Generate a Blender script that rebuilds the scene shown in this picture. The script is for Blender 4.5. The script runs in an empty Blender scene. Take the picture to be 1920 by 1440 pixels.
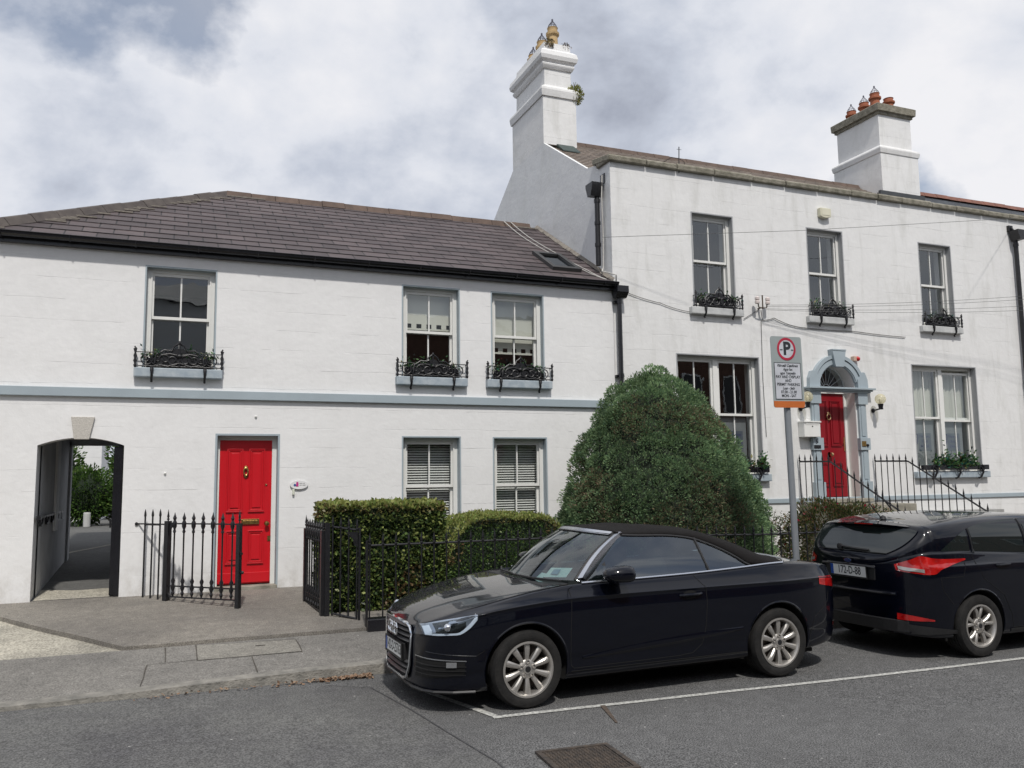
import bpy, bmesh, math, random
import numpy as np
from mathutils import Vector, Matrix, noise
R = math.radians
sc = bpy.context.scene
COL = sc.collection
# ---------------------------------------------------------------- camera
cam_d = bpy.data.cameras.new("camera"); cam = bpy.data.objects.new("camera", cam_d); COL.objects.link(cam)
CY, CP, CR = R(-22.17729702), R(6.35177382), R(-0.73487718)
def _cam_axes(y, p, r):
    Rz = np.array([[math.cos(y), math.sin(y), 0], [-math.sin(y), math.cos(y), 0], [0, 0, 1]])
    Rx = np.array([[1, 0, 0], [0, math.cos(p), math.sin(p)], [0, -math.sin(p), math.cos(p)]])
    Ry = np.array([[math.cos(r), 0, math.sin(r)], [0, 1, 0], [-math.sin(r), 0, math.cos(r)]])
    return Ry @ Rx @ Rz
_M = _cam_axes(CY, CP, CR)
_mw = Matrix.Identity(4)
for i in range(3):
    _mw[i][0] = _M[0][i]; _mw[i][1] = _M[2][i]; _mw[i][2] = -_M[1][i]
_mw[2][3] = 1.9
cam.matrix_world = _mw
cam_d.sensor_width = 36; cam_d.lens = 1586.38 / 1920 * 36
cam_d.clip_start = 0.1; cam_d.clip_end = 3000
sc.camera = cam
# ---------------------------------------------------------------- light
SUN_EL, SUN_AZ = R(54), R(-9)      # azimuth measured from -Y towards +X
sv = Vector((math.sin(SUN_AZ) * math.cos(SUN_EL), -math.cos(SUN_AZ) * math.cos(SUN_EL), math.sin(SUN_EL)))
sd = bpy.data.lights.new("sun", 'SUN'); sd.energy = 2.95; sd.angle = R(2.2); sd.color = (1.0, 0.955, 0.90)
so = bpy.data.objects.new("sun", sd); COL.objects.link(so)
so.rotation_euler = sv.to_track_quat('Z', 'Y').to_euler(); so.location = (0, -5, 30)
sc.view_settings.view_transform = 'Standard'; sc.view_settings.look = 'None'
sc.view_settings.exposure = 0; sc.view_settings.gamma = 1
sc.render.film_transparent = False
sc.cycles.max_bounces = 6; sc.cycles.diffuse_bounces = 3; sc.cycles.glossy_bounces = 3
sc.cycles.transparent_max_bounces = 16; sc.cycles.transmission_bounces = 4
sc.cycles.caustics_reflective = False; sc.cycles.caustics_refractive = False
sc.cycles.use_denoising = True
# ---------------------------------------------------------------- world
w = bpy.data.worlds.new("World"); sc.world = w; w.use_nodes = True
nt = w.node_tree; nt.nodes.clear()
def N(nt, t, **k):
    n = nt.nodes.new(t)
    for a, v in k.items():
        if a.startswith('i_'): n.inputs[a[2:].replace('_', ' ')].default_value = v
        else: setattr(n, a, v)
    return n
L = nt.links.new
out = N(nt, 'ShaderNodeOutputWorld')
sky = N(nt, 'ShaderNodeTexSky'); sky.sky_type = 'NISHITA'; sky.sun_disc = False
sky.sun_elevation = SUN_EL; sky.sun_rotation = math.pi - SUN_AZ
bg1 = N(nt, 'ShaderNodeBackground', i_Strength=0.1); L(sky.outputs[0], bg1.inputs[0])
tc = N(nt, 'ShaderNodeTexCoord'); sep = N(nt, 'ShaderNodeSeparateXYZ'); L(tc.outputs['Generated'], sep.inputs[0])
add = N(nt, 'ShaderNodeMath', operation='ADD'); add.inputs[1].default_value = 0.28
mx = N(nt, 'ShaderNodeMath', operation='MAXIMUM'); mx.inputs[1].default_value = 0.0
L(sep.outputs[2], mx.inputs[0]); L(mx.outputs[0], add.inputs[0])
dv = [N(nt, 'ShaderNodeMath', operation='DIVIDE') for _ in range(2)]
for i in range(2): L(sep.outputs[i], dv[i].inputs[0]); L(add.outputs[0], dv[i].inputs[1])
cb = N(nt, 'ShaderNodeMapping'); cb.inputs['Scale'].default_value = (1, 1, 1.45); L(tc.outputs['Generated'], cb.inputs[0])
def wn(scale, detail, off, rough=.55, dist=0.0):
    m = N(nt, 'ShaderNodeMapping'); m.inputs['Location'].default_value = off; L(cb.outputs[0], m.inputs[0])
    n = N(nt, 'ShaderNodeTexNoise'); n.inputs['Scale'].default_value = scale; n.inputs['Detail'].default_value = detail
    n.inputs['Roughness'].default_value = rough; n.inputs['Distortion'].default_value = dist
    L(m.outputs[0], n.inputs['Vector']); return n
n1 = wn(2.6, 11, (3.1, 1.7, .3), .55, .10)      # where the cover thins to blue
n2 = wn(4.4, 13, (0.4, 5.2, 0), .56, .10)     # light and dark in the cloud
n3 = wn(1.7, 4, (7.0, 2.2, 0), .5)
r1 = N(nt, 'ShaderNodeValToRGB'); r1.color_ramp.elements[0].position = .38; r1.color_ramp.elements[1].position = .46
r1.color_ramp.elements[0].color = (.35, .35, .35, 1); r1.color_ramp.elements[1].color = (1, 1, 1, 1)
L(n1.outputs[0], r1.inputs[0])
m1 = N(nt, 'ShaderNodeMath', operation='MULTIPLY_ADD'); m1.inputs[1].default_value = .6; L(n2.outputs[0], m1.inputs[0])
m2 = N(nt, 'ShaderNodeMath', operation='MULTIPLY'); m2.inputs[1].default_value = .4; L(n3.outputs[0], m2.inputs[0]); L(m2.outputs[0], m1.inputs[2])
r2 = N(nt, 'ShaderNodeValToRGB'); e = r2.color_ramp.elements
e[0].position = .37; e[0].color = (.37, .40, .48, 1); e[1].position = .61; e[1].color = (.88, .88, .91, 1)
k = e.new(.45); k.color = (.56, .60, .69, 1); k = e.new(.515); k.color = (.74, .765, .83, 1)
L(m1.outputs[0], r2.inputs[0])
bg2 = N(nt, 'ShaderNodeBackground', i_Strength=1.0); L(r2.outputs[0], bg2.inputs[0])
ms = N(nt, 'ShaderNodeMixShader'); L(r1.outputs[0], ms.inputs[0]); L(bg1.outputs[0], ms.inputs[1]); L(bg2.outputs[0], ms.inputs[2])
L(ms.outputs[0], out.inputs[0])
# ---------------------------------------------------------------- helpers
rnd = random.Random(7)
OFF = {}            # world offset of the thing each object belongs to
def root_off(p): return OFF.get(p.name, Vector((0, 0, 0))) if p else Vector((0, 0, 0))
def meta(o, label=None, cat=None, group=None, kind=None):
    if label: o['label'] = label
    if cat: o['category'] = cat
    if group: o['group'] = group
    if kind: o['kind'] = kind
    return o
def thing(name, loc, label, cat, group=None, local=False, rz=0):
    o = bpy.data.objects.new(name, None); COL.objects.link(o); o.location = loc; o.rotation_euler[2] = rz
    o.empty_display_size = .2
    OFF[o.name] = Vector((0, 0, 0)) if local else Vector(loc)
    return meta(o, label, cat, group)
class MB:
    def __init__(s): s.v = []; s.f = []; s.m = []; s.uv = None
    def add(s, vs, fs, m=0):
        b = len(s.v); s.v += [tuple(x) for x in vs]; s.f += [tuple(b + i for i in f) for f in fs]; s.m += [m] * len(fs); return s
    def box(s, x0, x1, y0, y1, z0, z1, m=0):
        vs = [(x, y, z) for x in (x0, x1) for y in (y0, y1) for z in (z0, z1)]
        return s.add(vs, [(0, 1, 3, 2), (4, 6, 7, 5), (0, 4, 5, 1), (2, 3, 7, 6), (0, 2, 6, 4), (1, 5, 7, 3)], m)
    def quad(s, a, b, c, d, m=0): return s.add([a, b, c, d], [(0, 1, 2, 3)], m)
    def prism(s, poly, y0, y1, m=0):          # poly in xz, extruded in y
        n = len(poly); vs = [(x, y0, z) for x, z in poly] + [(x, y1, z) for x, z in poly]
        fs = [tuple(range(n)), tuple(range(2 * n - 1, n - 1, -1))] + [(i, i + n, (i + 1) % n + n, (i + 1) % n) for i in range(n)]
        return s.add(vs, fs, m)
    def xprism(s, poly, x0, x1, m=0):         # poly in yz
        n = len(poly); vs = [(x0, y, z) for y, z in poly] + [(x1, y, z) for y, z in poly]
        fs = [tuple(range(n)), tuple(range(2 * n - 1, n - 1, -1))] + [(i, i + n, (i + 1) % n + n, (i + 1) % n) for i in range(n)]
        return s.add(vs, fs, m)
    def zprism(s, poly, z0, z1, m=0):
        n = len(poly); vs = [(x, y, z0) for x, y in poly] + [(x, y, z1) for x, y in poly]
        fs = [tuple(range(n)), tuple(range(2 * n - 1, n - 1, -1))] + [(i, i + n, (i + 1) % n + n, (i + 1) % n) for i in range(n)]
        return s.add(vs, fs, m)
    def tube(s, pts, r, n=8, m=0, closed=False, rs=None):
        P = [Vector(p) for p in pts]; k = len(P); rings = []
        up = Vector((0, 0, 1)); prev = None
        for i in range(k):
            a = P[i - 1] if (i > 0 or closed) else P[i]; b = P[(i + 1) % k] if (i < k - 1 or closed) else P[i]
            d = (b - a); d = d.normalized() if d.length > 1e-9 else Vector((0, 0, 1))
            if prev is None:
                q = up if abs(d.z) < .9 else Vector((1, 0, 0)); u = d.cross(q).normalized()
            else:
                u = (prev - d * prev.dot(d)); u = u.normalized() if u.length > 1e-6 else d.orthogonal().normalized()
            prev = u; v = d.cross(u); rr = rs[i] if rs else r
            rings.append([P[i] + (u * math.cos(2 * math.pi * j / n) + v * math.sin(2 * math.pi * j / n)) * rr for j in range(n)])
        vs = [q for ring in rings for q in ring]; fs = []
        for i in range(k if closed else k - 1):
            for j in range(n):
                a = i * n + j; b = i * n + (j + 1) % n; c = ((i + 1) % k) * n + (j + 1) % n; d = ((i + 1) % k) * n + j
                fs.append((a, b, c, d))
        if not closed: fs += [tuple(range(n - 1, -1, -1)), tuple(range((k - 1) * n, k * n))]
        return s.add(vs, fs, m)
    def lathe(s, prof, c=(0, 0, 0), n=16, axis='z', m=0, cap=True):   # prof: (r, h)
        vs = []; fs = []
        for r, h in prof:
            for j in range(n):
                a = 2 * math.pi * j / n; x, y = r * math.cos(a), r * math.sin(a)
                p = (x, y, h) if axis == 'z' else ((x, h, y) if axis == 'y' else (h, x, y))
                vs.append((p[0] + c[0], p[1] + c[1], p[2] + c[2]))
        for i in range(len(prof) - 1):
            for j in range(n): fs.append((i * n + j, i * n + (j + 1) % n, (i + 1) * n + (j + 1) % n, (i + 1) * n + j))
        if cap and prof[0][0] > 1e-6: fs.append(tuple(range(n - 1, -1, -1)))
        if cap and prof[-1][0] > 1e-6: fs.append(tuple(range((len(prof) - 1) * n, len(prof) * n)))
        return s.add(vs, fs, m)
    def ball(s, c, r, n=12, k=8, sx=1, sy=1, sz=1, m=0):
        vs = []; fs = []
        for i in range(k + 1):
            t = math.pi * i / k
            for j in range(n):
                a = 2 * math.pi * j / n
                vs.append((c[0] + sx * r * math.sin(t) * math.cos(a), c[1] + sy * r * math.sin(t) * math.sin(a), c[2] + sz * r * math.cos(t)))
        for i in range(k):
            for j in range(n): fs.append((i * n + j, (i + 1) * n + j, (i + 1) * n + (j + 1) % n, i * n + (j + 1) % n))
        return s.add(vs, fs, m)
    def build(s, name, mat, parent=None, smooth=False, sharp=35, bevel=0, uvf=None):
        me = bpy.data.meshes.new(name); o = bpy.data.objects.new(name, me)
        of = root_off(parent)
        me.from_pydata([(x - of.x, y - of.y, z - of.z) for x, y, z in s.v], [], s.f)
        mats = mat if isinstance(mat, (list, tuple)) else [mat]
        for mm in mats: me.materials.append(mm)
        if len(mats) > 1: me.polygons.foreach_set('material_index', s.m)
        bm = bmesh.new(); bm.from_mesh(me); bmesh.ops.recalc_face_normals(bm, faces=bm.faces); bm.to_mesh(me); bm.free()
        if uvf:
            ul = me.uv_layers.new(name='UVMap')
            for lp in me.loops:
                co = me.vertices[lp.vertex_index].co; ul.data[lp.index].uv = uvf(co.x + of.x, co.y + of.y, co.z + of.z)
        if smooth:
            me.polygons.foreach_set('use_smooth', [True] * len(me.polygons)); me.set_sharp_from_angle(angle=R(sharp))
        COL.objects.link(o)
        if parent: o.parent = parent
        OFF[o.name] = of
        if bevel:
            b = o.modifiers.new('bevel', 'BEVEL'); b.width = bevel; b.segments = 2; b.limit_method = 'ANGLE'
        return o
def copy_tree(o, parent=None):
    c = o.copy(); COL.objects.link(c); c.parent = parent
    OFF[c.name] = OFF.get(o.name, Vector((0, 0, 0)))
    for ch in [x for x in COL.objects if x.parent == o]: copy_tree(ch, c)
    return c
def copy_part(o, loc=None):
    c = o.copy(); COL.objects.link(c); c.parent = o.parent
    if loc is not None: c.location = loc
    return c
def text_obj(name, body, mat, parent, loc, size, rot=(R(90), 0, 0), sx=1.0, align='CENTER', ext=.001, shear=0, bold=0):
    cu = bpy.data.curves.new(name, 'FONT'); cu.body = body; cu.size = size; cu.align_x = align; cu.align_y = 'CENTER'
    cu.extrude = ext; cu.shear = shear; cu.offset = bold; cu.resolution_u = 3
    t = bpy.data.objects.new(name, cu); COL.objects.link(t)
    dg = bpy.context.evaluated_depsgraph_get(); me = bpy.data.meshes.new_from_object(t.evaluated_get(dg))
    bpy.data.objects.remove(t)
    me.materials.clear(); me.materials.append(mat)
    mtx = Matrix.LocRotScale(Vector(loc) - root_off(parent), Matrix.Identity(3).to_quaternion() if 0 else __import__('mathutils').Euler(rot).to_quaternion(), Vector((sx, 1, 1)))
    me.transform(mtx)
    o = bpy.data.objects.new(name, me); COL.objects.link(o); o.parent = parent; OFF[o.name] = root_off(parent)
    return o
# ---------------------------------------------------------------- materials
def new_mat(name):
    m = bpy.data.materials.new(name); m.use_nodes = True; nt = m.node_tree
    b = nt.nodes['Principled BSDF']; return m, nt, b
def pmat(name, col, rough=.6, var=.12, scale=4, bump=0.0, bscale=80, metal=0, coat=0, spec=.5, col2=None, detail=5, rvar=0, stretch=None, bdist=.01):
    m, nt, b = new_mat(name); L = nt.links.new
    b.inputs['Roughness'].default_value = rough; b.inputs['Metallic'].default_value = metal
    b.inputs['Coat Weight'].default_value = coat; b.inputs['Coat Roughness'].default_value = .03
    b.inputs['Specular IOR Level'].default_value = spec
    t = N(nt, 'ShaderNodeTexCoord'); vec = t.outputs['Object']
    if stretch:
        mp = N(nt, 'ShaderNodeMapping'); mp.inputs['Scale'].default_value = stretch; L(vec, mp.inputs[0]); svec = mp.outputs[0]
    else: svec = vec
    n = N(nt, 'ShaderNodeTexNoise'); n.inputs['Scale'].default_value = scale; n.inputs['Detail'].default_value = detail; L(svec, n.inputs['Vector'])
    r = N(nt, 'ShaderNodeValToRGB'); r.color_ramp.elements[0].position = .3; r.color_ramp.elements[1].position = .7
    c2 = col2 or tuple(min(1, c * (1 + var)) for c in col)
    c1 = col if col2 else tuple(c * (1 - var) for c in col)
    r.color_ramp.elements[0].color = (*c1, 1); r.color_ramp.elements[1].color = (*c2, 1)
    L(n.outputs[0], r.inputs[0]); L(r.outputs[0], b.inputs['Base Color'])
    if rvar:
        mr = N(nt, 'ShaderNodeMapRange'); mr.inputs[3].default_value = max(0, rough - rvar); mr.inputs[4].default_value = min(1, rough + rvar)
        L(n.outputs[0], mr.inputs[0]); L(mr.outputs[0], b.inputs['Roughness'])
    if bump:
        n2 = N(nt, 'ShaderNodeTexNoise'); n2.inputs['Scale'].default_value = bscale; n2.inputs['Detail'].default_value = 6; L(vec, n2.inputs['Vector'])
        bp = N(nt, 'ShaderNodeBump'); bp.inputs['Strength'].default_value = bump; bp.inputs['Distance'].default_value = bdist
        L(n2.outputs[0], bp.inputs['Height']); L(bp.outputs[0], b.inputs['Normal'])
    return m
def ramp(nt, src, p0, c0, p1, c1):
    r = N(nt, 'ShaderNodeValToRGB'); r.color_ramp.elements[0].position = p0; r.color_ramp.elements[1].position = p1
    r.color_ramp.elements[0].color = (*c0, 1); r.color_ramp.elements[1].color = (*c1, 1); nt.links.new(src, r.inputs[0]); return r.outputs[0]
def tex(nt, vec, scale, detail=5, sc3=None, rough=.5, dist=0):
    L = nt.links.new
    if sc3:
        mp = N(nt, 'ShaderNodeMapping'); mp.inputs['Scale'].default_value = sc3; L(vec, mp.inputs[0]); vec = mp.outputs[0]
    n = N(nt, 'ShaderNodeTexNoise'); n.inputs['Scale'].default_value = scale; n.inputs['Detail'].default_value = detail
    n.inputs['Roughness'].default_value = rough; n.inputs['Distortion'].default_value = dist; L(vec, n.inputs['Vector']); return n.outputs[0]
def mixc(nt, fac, a, b, mode='MIX'):
    m = N(nt, 'ShaderNodeMix', data_type='RGBA', blend_type=mode)
    for i, v in ((0, fac), (6, a), (7, b)):
        if hasattr(v, 'links') or hasattr(v, 'is_linked'): nt.links.new(v, m.inputs[i])
        elif i == 0: m.inputs[0].default_value = v
        else: m.inputs[i].default_value = (*v, 1)
    return m.outputs[2]
def wall_mat(name, base, grime, gcol, courses):
    m, nt, b = new_mat(name); L = nt.links.new; b.inputs['Roughness'].default_value = .75
    tcx = N(nt, 'ShaderNodeTexCoord'); v = tcx.outputs['Object']
    big = tex(nt, v, .9, 6, None, .6); c = ramp(nt, big, .3, tuple(x * .955 for x in base), .7, base)
    fine = tex(nt, v, 9, 6, (1, 1, 1), .6); f2 = ramp(nt, fine, .35, (.965,) * 3, .65, (1, 1, 1)); c = mixc(nt, 1.0, c, f2, 'MULTIPLY')
    st = tex(nt, v, 1.6, 7, (2.2, 1, .45), .68, .4)
    g = N(nt, 'ShaderNodeMapRange'); g.inputs[1].default_value = .5; g.inputs[2].default_value = .72; g.inputs[4].default_value = grime
    L(st, g.inputs[0]); c = mixc(nt, g.outputs[0], c, gcol)
    sp0 = N(nt, 'ShaderNodeSeparateXYZ'); L(N(nt, 'ShaderNodeNewGeometry').outputs['Position'], sp0.inputs[0]); bz_ = N(nt, 'ShaderNodeMapRange'); bz_.inputs[1].default_value = .95; bz_.inputs[2].default_value = .36; bz_.inputs[4].default_value = .8; L(sp0.outputs[2], bz_.inputs[0])
    sn_ = N(nt, 'ShaderNodeMapRange'); sn_.inputs[1].default_value = .42; sn_.inputs[2].default_value = .7; L(tex(nt, v, 5, 7, (1, 1, .6), .7), sn_.inputs[0]); sm2 = N(nt, 'ShaderNodeMath', operation='MULTIPLY'); L(bz_.outputs[0], sm2.inputs[0]); L(sn_.outputs[0], sm2.inputs[1]); c = mixc(nt, sm2.outputs[0], c, (.46, .44, .40)); L(c, b.inputs['Base Color'])
    # bump: plaster plus broken ashlar course lines
    sp = N(nt, 'ShaderNodeSeparateXYZ'); L(v, sp.inputs[0])
    wob = tex(nt, v, 1.5, 2); wm = N(nt, 'ShaderNodeMath', operation='MULTIPLY_ADD'); wm.inputs[1].default_value = .05; L(wob, wm.inputs[0]); L(sp.outputs[2], wm.inputs[2])
    dvd = N(nt, 'ShaderNodeMath', operation='DIVIDE'); dvd.inputs[1].default_value = .29; L(wm.outputs[0], dvd.inputs[0])
    fr = N(nt, 'ShaderNodeMath', operation='FRACT'); L(dvd.outputs[0], fr.inputs[0])
    lt = N(nt, 'ShaderNodeMath', operation='LESS_THAN'); lt.inputs[1].default_value = .028; L(fr.outputs[0], lt.inputs[0])
    br = tex(nt, v, 1.1, 3, (1, 1, 2.5)); br2 = N(nt, 'ShaderNodeMapRange'); br2.inputs[1].default_value = .48; br2.inputs[2].default_value = .56; L(br, br2.inputs[0])
    ml = N(nt, 'ShaderNodeMath', operation='MULTIPLY'); L(lt.outputs[0], ml.inputs[0]); L(br2.outputs[0], ml.inputs[1])
    ml2 = N(nt, 'ShaderNodeMath', operation='MULTIPLY'); ml2.inputs[1].default_value = -courses; L(ml.outputs[0], ml2.inputs[0])
    pl = tex(nt, v, 14, 8, None, .65); pl2 = tex(nt, v, 2.2, 3)
    pm = N(nt, 'ShaderNodeMath', operation='MULTIPLY_ADD'); pm.inputs[1].default_value = .35; L(pl, pm.inputs[0]); L(ml2.outputs[0], pm.inputs[2])
    pm2 = N(nt, 'ShaderNodeMath', operation='MULTIPLY_ADD'); pm2.inputs[1].default_value = 1.4; L(pl2, pm2.inputs[0]); L(pm.outputs[0], pm2.inputs[2])
    bp = N(nt, 'ShaderNodeBump'); bp.inputs['Strength'].default_value = .55; bp.inputs['Distance'].default_value = .018
    L(pm2.outputs[0], bp.inputs['Height']); L(bp.outputs[0], b.inputs['Normal'])
    return m
def slate_mat(name, c1, c2, mort, bw, rh, tint=None):
    m, nt, b = new_mat(name); L = nt.links.new; b.inputs['Roughness'].default_value = .6
    uv = N(nt, 'ShaderNodeUVMap'); br = N(nt, 'ShaderNodeTexBrick'); L(uv.outputs[0], br.inputs['Vector'])
    br.inputs['Scale'].default_value = 1; br.inputs['Brick Width'].default_value = bw; br.inputs['Row Height'].default_value = rh
    br.inputs['Mortar Size'].default_value = .009; br.inputs['Mortar Smooth'].default_value = .1; br.offset = .5
    br.inputs['Color1'].default_value = (*c1, 1); br.inputs['Color2'].default_value = (*c2, 1); br.inputs['Mortar'].default_value = (*mort, 1)
    tcx = N(nt, 'ShaderNodeTexCoord'); n = tex(nt, tcx.outputs['Object'], 1.3, 6, None, .65)
    c = mixc(nt, 1.0, br.outputs[0], ramp(nt, n, .3, (.78, .76, .76), .7, (1.2, 1.18, 1.15)), 'MULTIPLY')
    n2 = tex(nt, tcx.outputs['Object'], 18, 5); f = ramp(nt, n2, .62, (0, 0, 0), .75, (.5, .5, .5))
    c = mixc(nt, f, c, tint or (.16, .15, .13)); L(c, b.inputs['Base Color'])
    bp = N(nt, 'ShaderNodeBump'); bp.inputs['Strength'].default_value = .5; bp.inputs['Distance'].default_value = .006
    inv = N(nt, 'ShaderNodeMath', operation='SUBTRACT'); inv.inputs[0].default_value = 1; L(br.outputs['Fac'], inv.inputs[1])
    a2 = N(nt, 'ShaderNodeMath', operation='MULTIPLY_ADD'); a2.inputs[1].default_value = .5; L(n2, a2.inputs[0]); L(inv.outputs[0], a2.inputs[2])
    L(a2.outputs[0], bp.inputs['Height']); L(bp.outputs[0], b.inputs['Normal']); return m
def asphalt(name, c, speck=.5, big=.12, tintc=None, sc_=140):
    m, nt, b = new_mat(name); L = nt.links.new; b.inputs['Roughness'].default_value = .85; b.inputs['Specular IOR Level'].default_value = .3
    tcx = N(nt, 'ShaderNodeTexCoord'); v = tcx.outputs['Object']
    cc = ramp(nt, tex(nt, v, .8, 7, None, .65, .3), .3, tuple(x * (1 - big) for x in c), .7, tuple(x * (1 + big) for x in (tintc or c)))
    fi = tex(nt, v, sc_, 2, None, .6); cc = mixc(nt, 1.0, cc, ramp(nt, fi, .40, (1 - speck,) * 3, .60, (1 + speck,) * 3), 'MULTIPLY'); mid_ = tex(nt, v, 9, 6, None, .7, .4); cc = mixc(nt, 1.0, cc, ramp(nt, mid_, .36, (.86,) * 3, .64, (1.13,) * 3), 'MULTIPLY')
    vo = N(nt, 'ShaderNodeTexVoronoi'); vo.inputs['Scale'].default_value = 55; L(v, vo.inputs['Vector'])
    sp = ramp(nt, vo.outputs['Distance'], .10, (.7, .7, .7), .20, (0, 0, 0)); vo2 = N(nt, 'ShaderNodeTexVoronoi'); vo2.inputs['Scale'].default_value = 5; L(v, vo2.inputs['Vector']); cc = mixc(nt, sp, cc, (.30, .29, .27)); sp2 = ramp(nt, vo2.outputs['Distance'], .035, (.8, .8, .8), .05, (0, 0, 0)); cc = mixc(nt, sp2, cc, (.45, .44, .42))
    L(cc, b.inputs['Base Color'])
    bp = N(nt, 'ShaderNodeBump'); bp.inputs['Strength'].default_value = .7; bp.inputs['Distance'].default_value = .006
    L(fi, bp.inputs['Height']); L(bp.outputs[0], b.inputs['Normal']); return m
def glass_mat(name, tint=(.55, .6, .58), ior=1.6, rough=0.0, wav=0.0):
    m, nt, b = new_mat(name); L = nt.links.new; nt.nodes.remove(b); o = nt.nodes['Material Output']
    lw = N(nt, 'ShaderNodeLayerWeight'); lw.inputs['Blend'].default_value = .5; pw = N(nt, 'ShaderNodeMath', operation='POWER'); pw.inputs[1].default_value = 5; L(lw.outputs['Facing'], pw.inputs[0])
    f0 = ((ior - 1) / (ior + 1)) ** 2 * 1.9; fr = N(nt, 'ShaderNodeMath', operation='MULTIPLY_ADD'); fr.inputs[1].default_value = 1 - f0; fr.inputs[2].default_value = f0; L(pw.outputs[0], fr.inputs[0])
    tr = N(nt, 'ShaderNodeBsdfTransparent'); tr.inputs[0].default_value = (*tint, 1)
    gl = N(nt, 'ShaderNodeBsdfGlossy'); gl.inputs['Roughness'].default_value = rough; gl.inputs[0].default_value = (.92, .97, 1, 1)
    mm = N(nt, 'ShaderNodeMath', operation='MULTIPLY'); mm.inputs[1].default_value = 1.0; mm.use_clamp = True; L(fr.outputs[0], mm.inputs[0])
    if wav:
        t = N(nt, 'ShaderNodeTexCoord'); nn = tex(nt, t.outputs['Object'], 1.8, 2); bp = N(nt, 'ShaderNodeBump'); bp.inputs['Strength'].default_value = wav; bp.inputs['Distance'].default_value = .02
        L(nn, bp.inputs['Height']); L(bp.outputs[0], gl.inputs['Normal'])
    mi = N(nt, 'ShaderNodeMixShader'); L(mm.outputs[0], mi.inputs[0]); L(tr.outputs[0], mi.inputs[1]); L(gl.outputs[0], mi.inputs[2]); L(mi.outputs[0], o.inputs[0])
    return m
def leaf_mat(name, rough=.42, trans=.30):
    m, nt, b = new_mat(name); L = nt.links.new; o = nt.nodes['Material Output']
    a = N(nt, 'ShaderNodeAttribute', attribute_name='leafcol'); b.inputs['Roughness'].default_value = rough; L(a.outputs['Color'], b.inputs['Base Color'])
    b.inputs['Specular IOR Level'].default_value = .35
    tl = N(nt, 'ShaderNodeBsdfTranslucent'); L(a.outputs['Color'], tl.inputs[0])
    mi = N(nt, 'ShaderNodeMixShader'); mi.inputs[0].default_value = trans; L(b.outputs[0], mi.inputs[1]); L(tl.outputs[0], mi.inputs[2]); L(mi.outputs[0], o.inputs[0])
    return m
WHITE = (.80, .80, .795)
M = {}
M['wallL'] = wall_mat('white_render', WHITE, .10, (.60, .60, .57), .9)
M['wallR'] = wall_mat('weathered_white_render', (.77, .77, .76), .55, (.52, .52, .49), .8)
M['gable'] = wall_mat('gable_render', (.76, .77, .77), .35, (.55, .56, .52), .2)
M['bluegrey'] = pmat('blue_grey_paint', (.34, .40, .435), .5, .05, 3, .15, 60)
M['stonegrey'] = pmat('grey_reveal_paint', (.36, .37, .38), .6, .06, 3)
M['sillgrey'] = pmat('worn_sill_paint', (.27, .33, .38), .6, 0, 9, .3, 60, col2=(.42, .47, .50))
M['sillstone'] = pmat('stone_sill', (.42, .43, .43), .7, 0, 6, .4, 40, col2=(.58, .59, .58))
M['frame'] = pmat('white_window_paint', (.76, .76, .73), .35, .03, 5)
M['trimgrey'] = pmat('pale_grey_paint', (.55, .58, .60), .45, .03, 5)
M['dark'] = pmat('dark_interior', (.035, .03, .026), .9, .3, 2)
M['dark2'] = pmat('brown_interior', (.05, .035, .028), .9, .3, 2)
M['slate'] = slate_mat('purple_slate', (.058, .046, .048), (.098, .078, .080), (.010, .008, .008), .40, .2789)
M['slateB'] = slate_mat('brown_slate', (.16, .13, .105), (.24, .20, .165), (.05, .04, .035), .33, .2, (.26, .25, .2))
M['slateC'] = slate_mat('blue_slate', (.07, .08, .095), (.10, .115, .13), (.03, .03, .035), .33, .2)
M['ridge'] = pmat('ridge_tile', (.060, .050, .047), .8, 0, 6, .5, 40, col2=(.10, .085, .075))
M['ridgered'] = pmat('terracotta_ridge', (.19, .085, .06), .8, .2, 6)
M['ridgebrown'] = pmat('brown_ridge_tile', (.10, .068, .052), .8, .25, 5, .4, 40)
M['mortar'] = pmat('mortar', (.20, .18, .155), .9, .2, 20, .5, 50)
M['coping'] = pmat('lichened_stone', (.15, .14, .105), .9, 0, 9, .8, 45, col2=(.31, .29, .235), bdist=.02)
M['black'] = pmat('black_gloss_paint', (.009, .009, .012), .25, .2, 8, .1, 60, spec=.6)
M['iron'] = pmat('black_ironwork', (.010, .010, .012), .38, .3, 20, .35, 90, spec=.5)
M['red'] = pmat('red_door_gloss', (.56, .008, .016), .32, .06, 2, .06, 30, coat=.15, stretch=(6, 1, .6))
M['red2'] = pmat('deep_red_door_gloss', (.26, .008, .015), .32, .08, 2, .06, 30, coat=.2)
M['brass'] = pmat('old_brass', (.42, .27, .10), .35, .3, 30, .2, 80, metal=1)
M['brassb'] = pmat('polished_brass', (.75, .48, .25), .18, .1, 30, metal=1)
M['granite'] = pmat('granite_keystone', (.42, .40, .36), .85, 0, 60, .7, 90, col2=(.60, .57, .52))
M['stone'] = pmat('old_step_stone', (.17, .16, .13), .9, 0, 7, .7, 40, col2=(.33, .31, .26))
M['road'] = asphalt('road_asphalt', (.110, .110, .109), .60, .12, None, 95)
M['roadpatch'] = asphalt('smooth_asphalt_patch', (.105, .104, .106), .38, .20, (.112, .112, .106), 70)
M['pave'] = asphalt('pavement_concrete', (.165, .158, .146), .26, .14, (.182, .174, .158), 60)
M['fore'] = asphalt('forecourt_tarmac', (.170, .158, .142), .34, .17, (.200, .185, .160), 90)
M['drive'] = asphalt('pale_ramp_concrete', (.27, .255, .215), .30, .25, (.40, .375, .31), 45)
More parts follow.
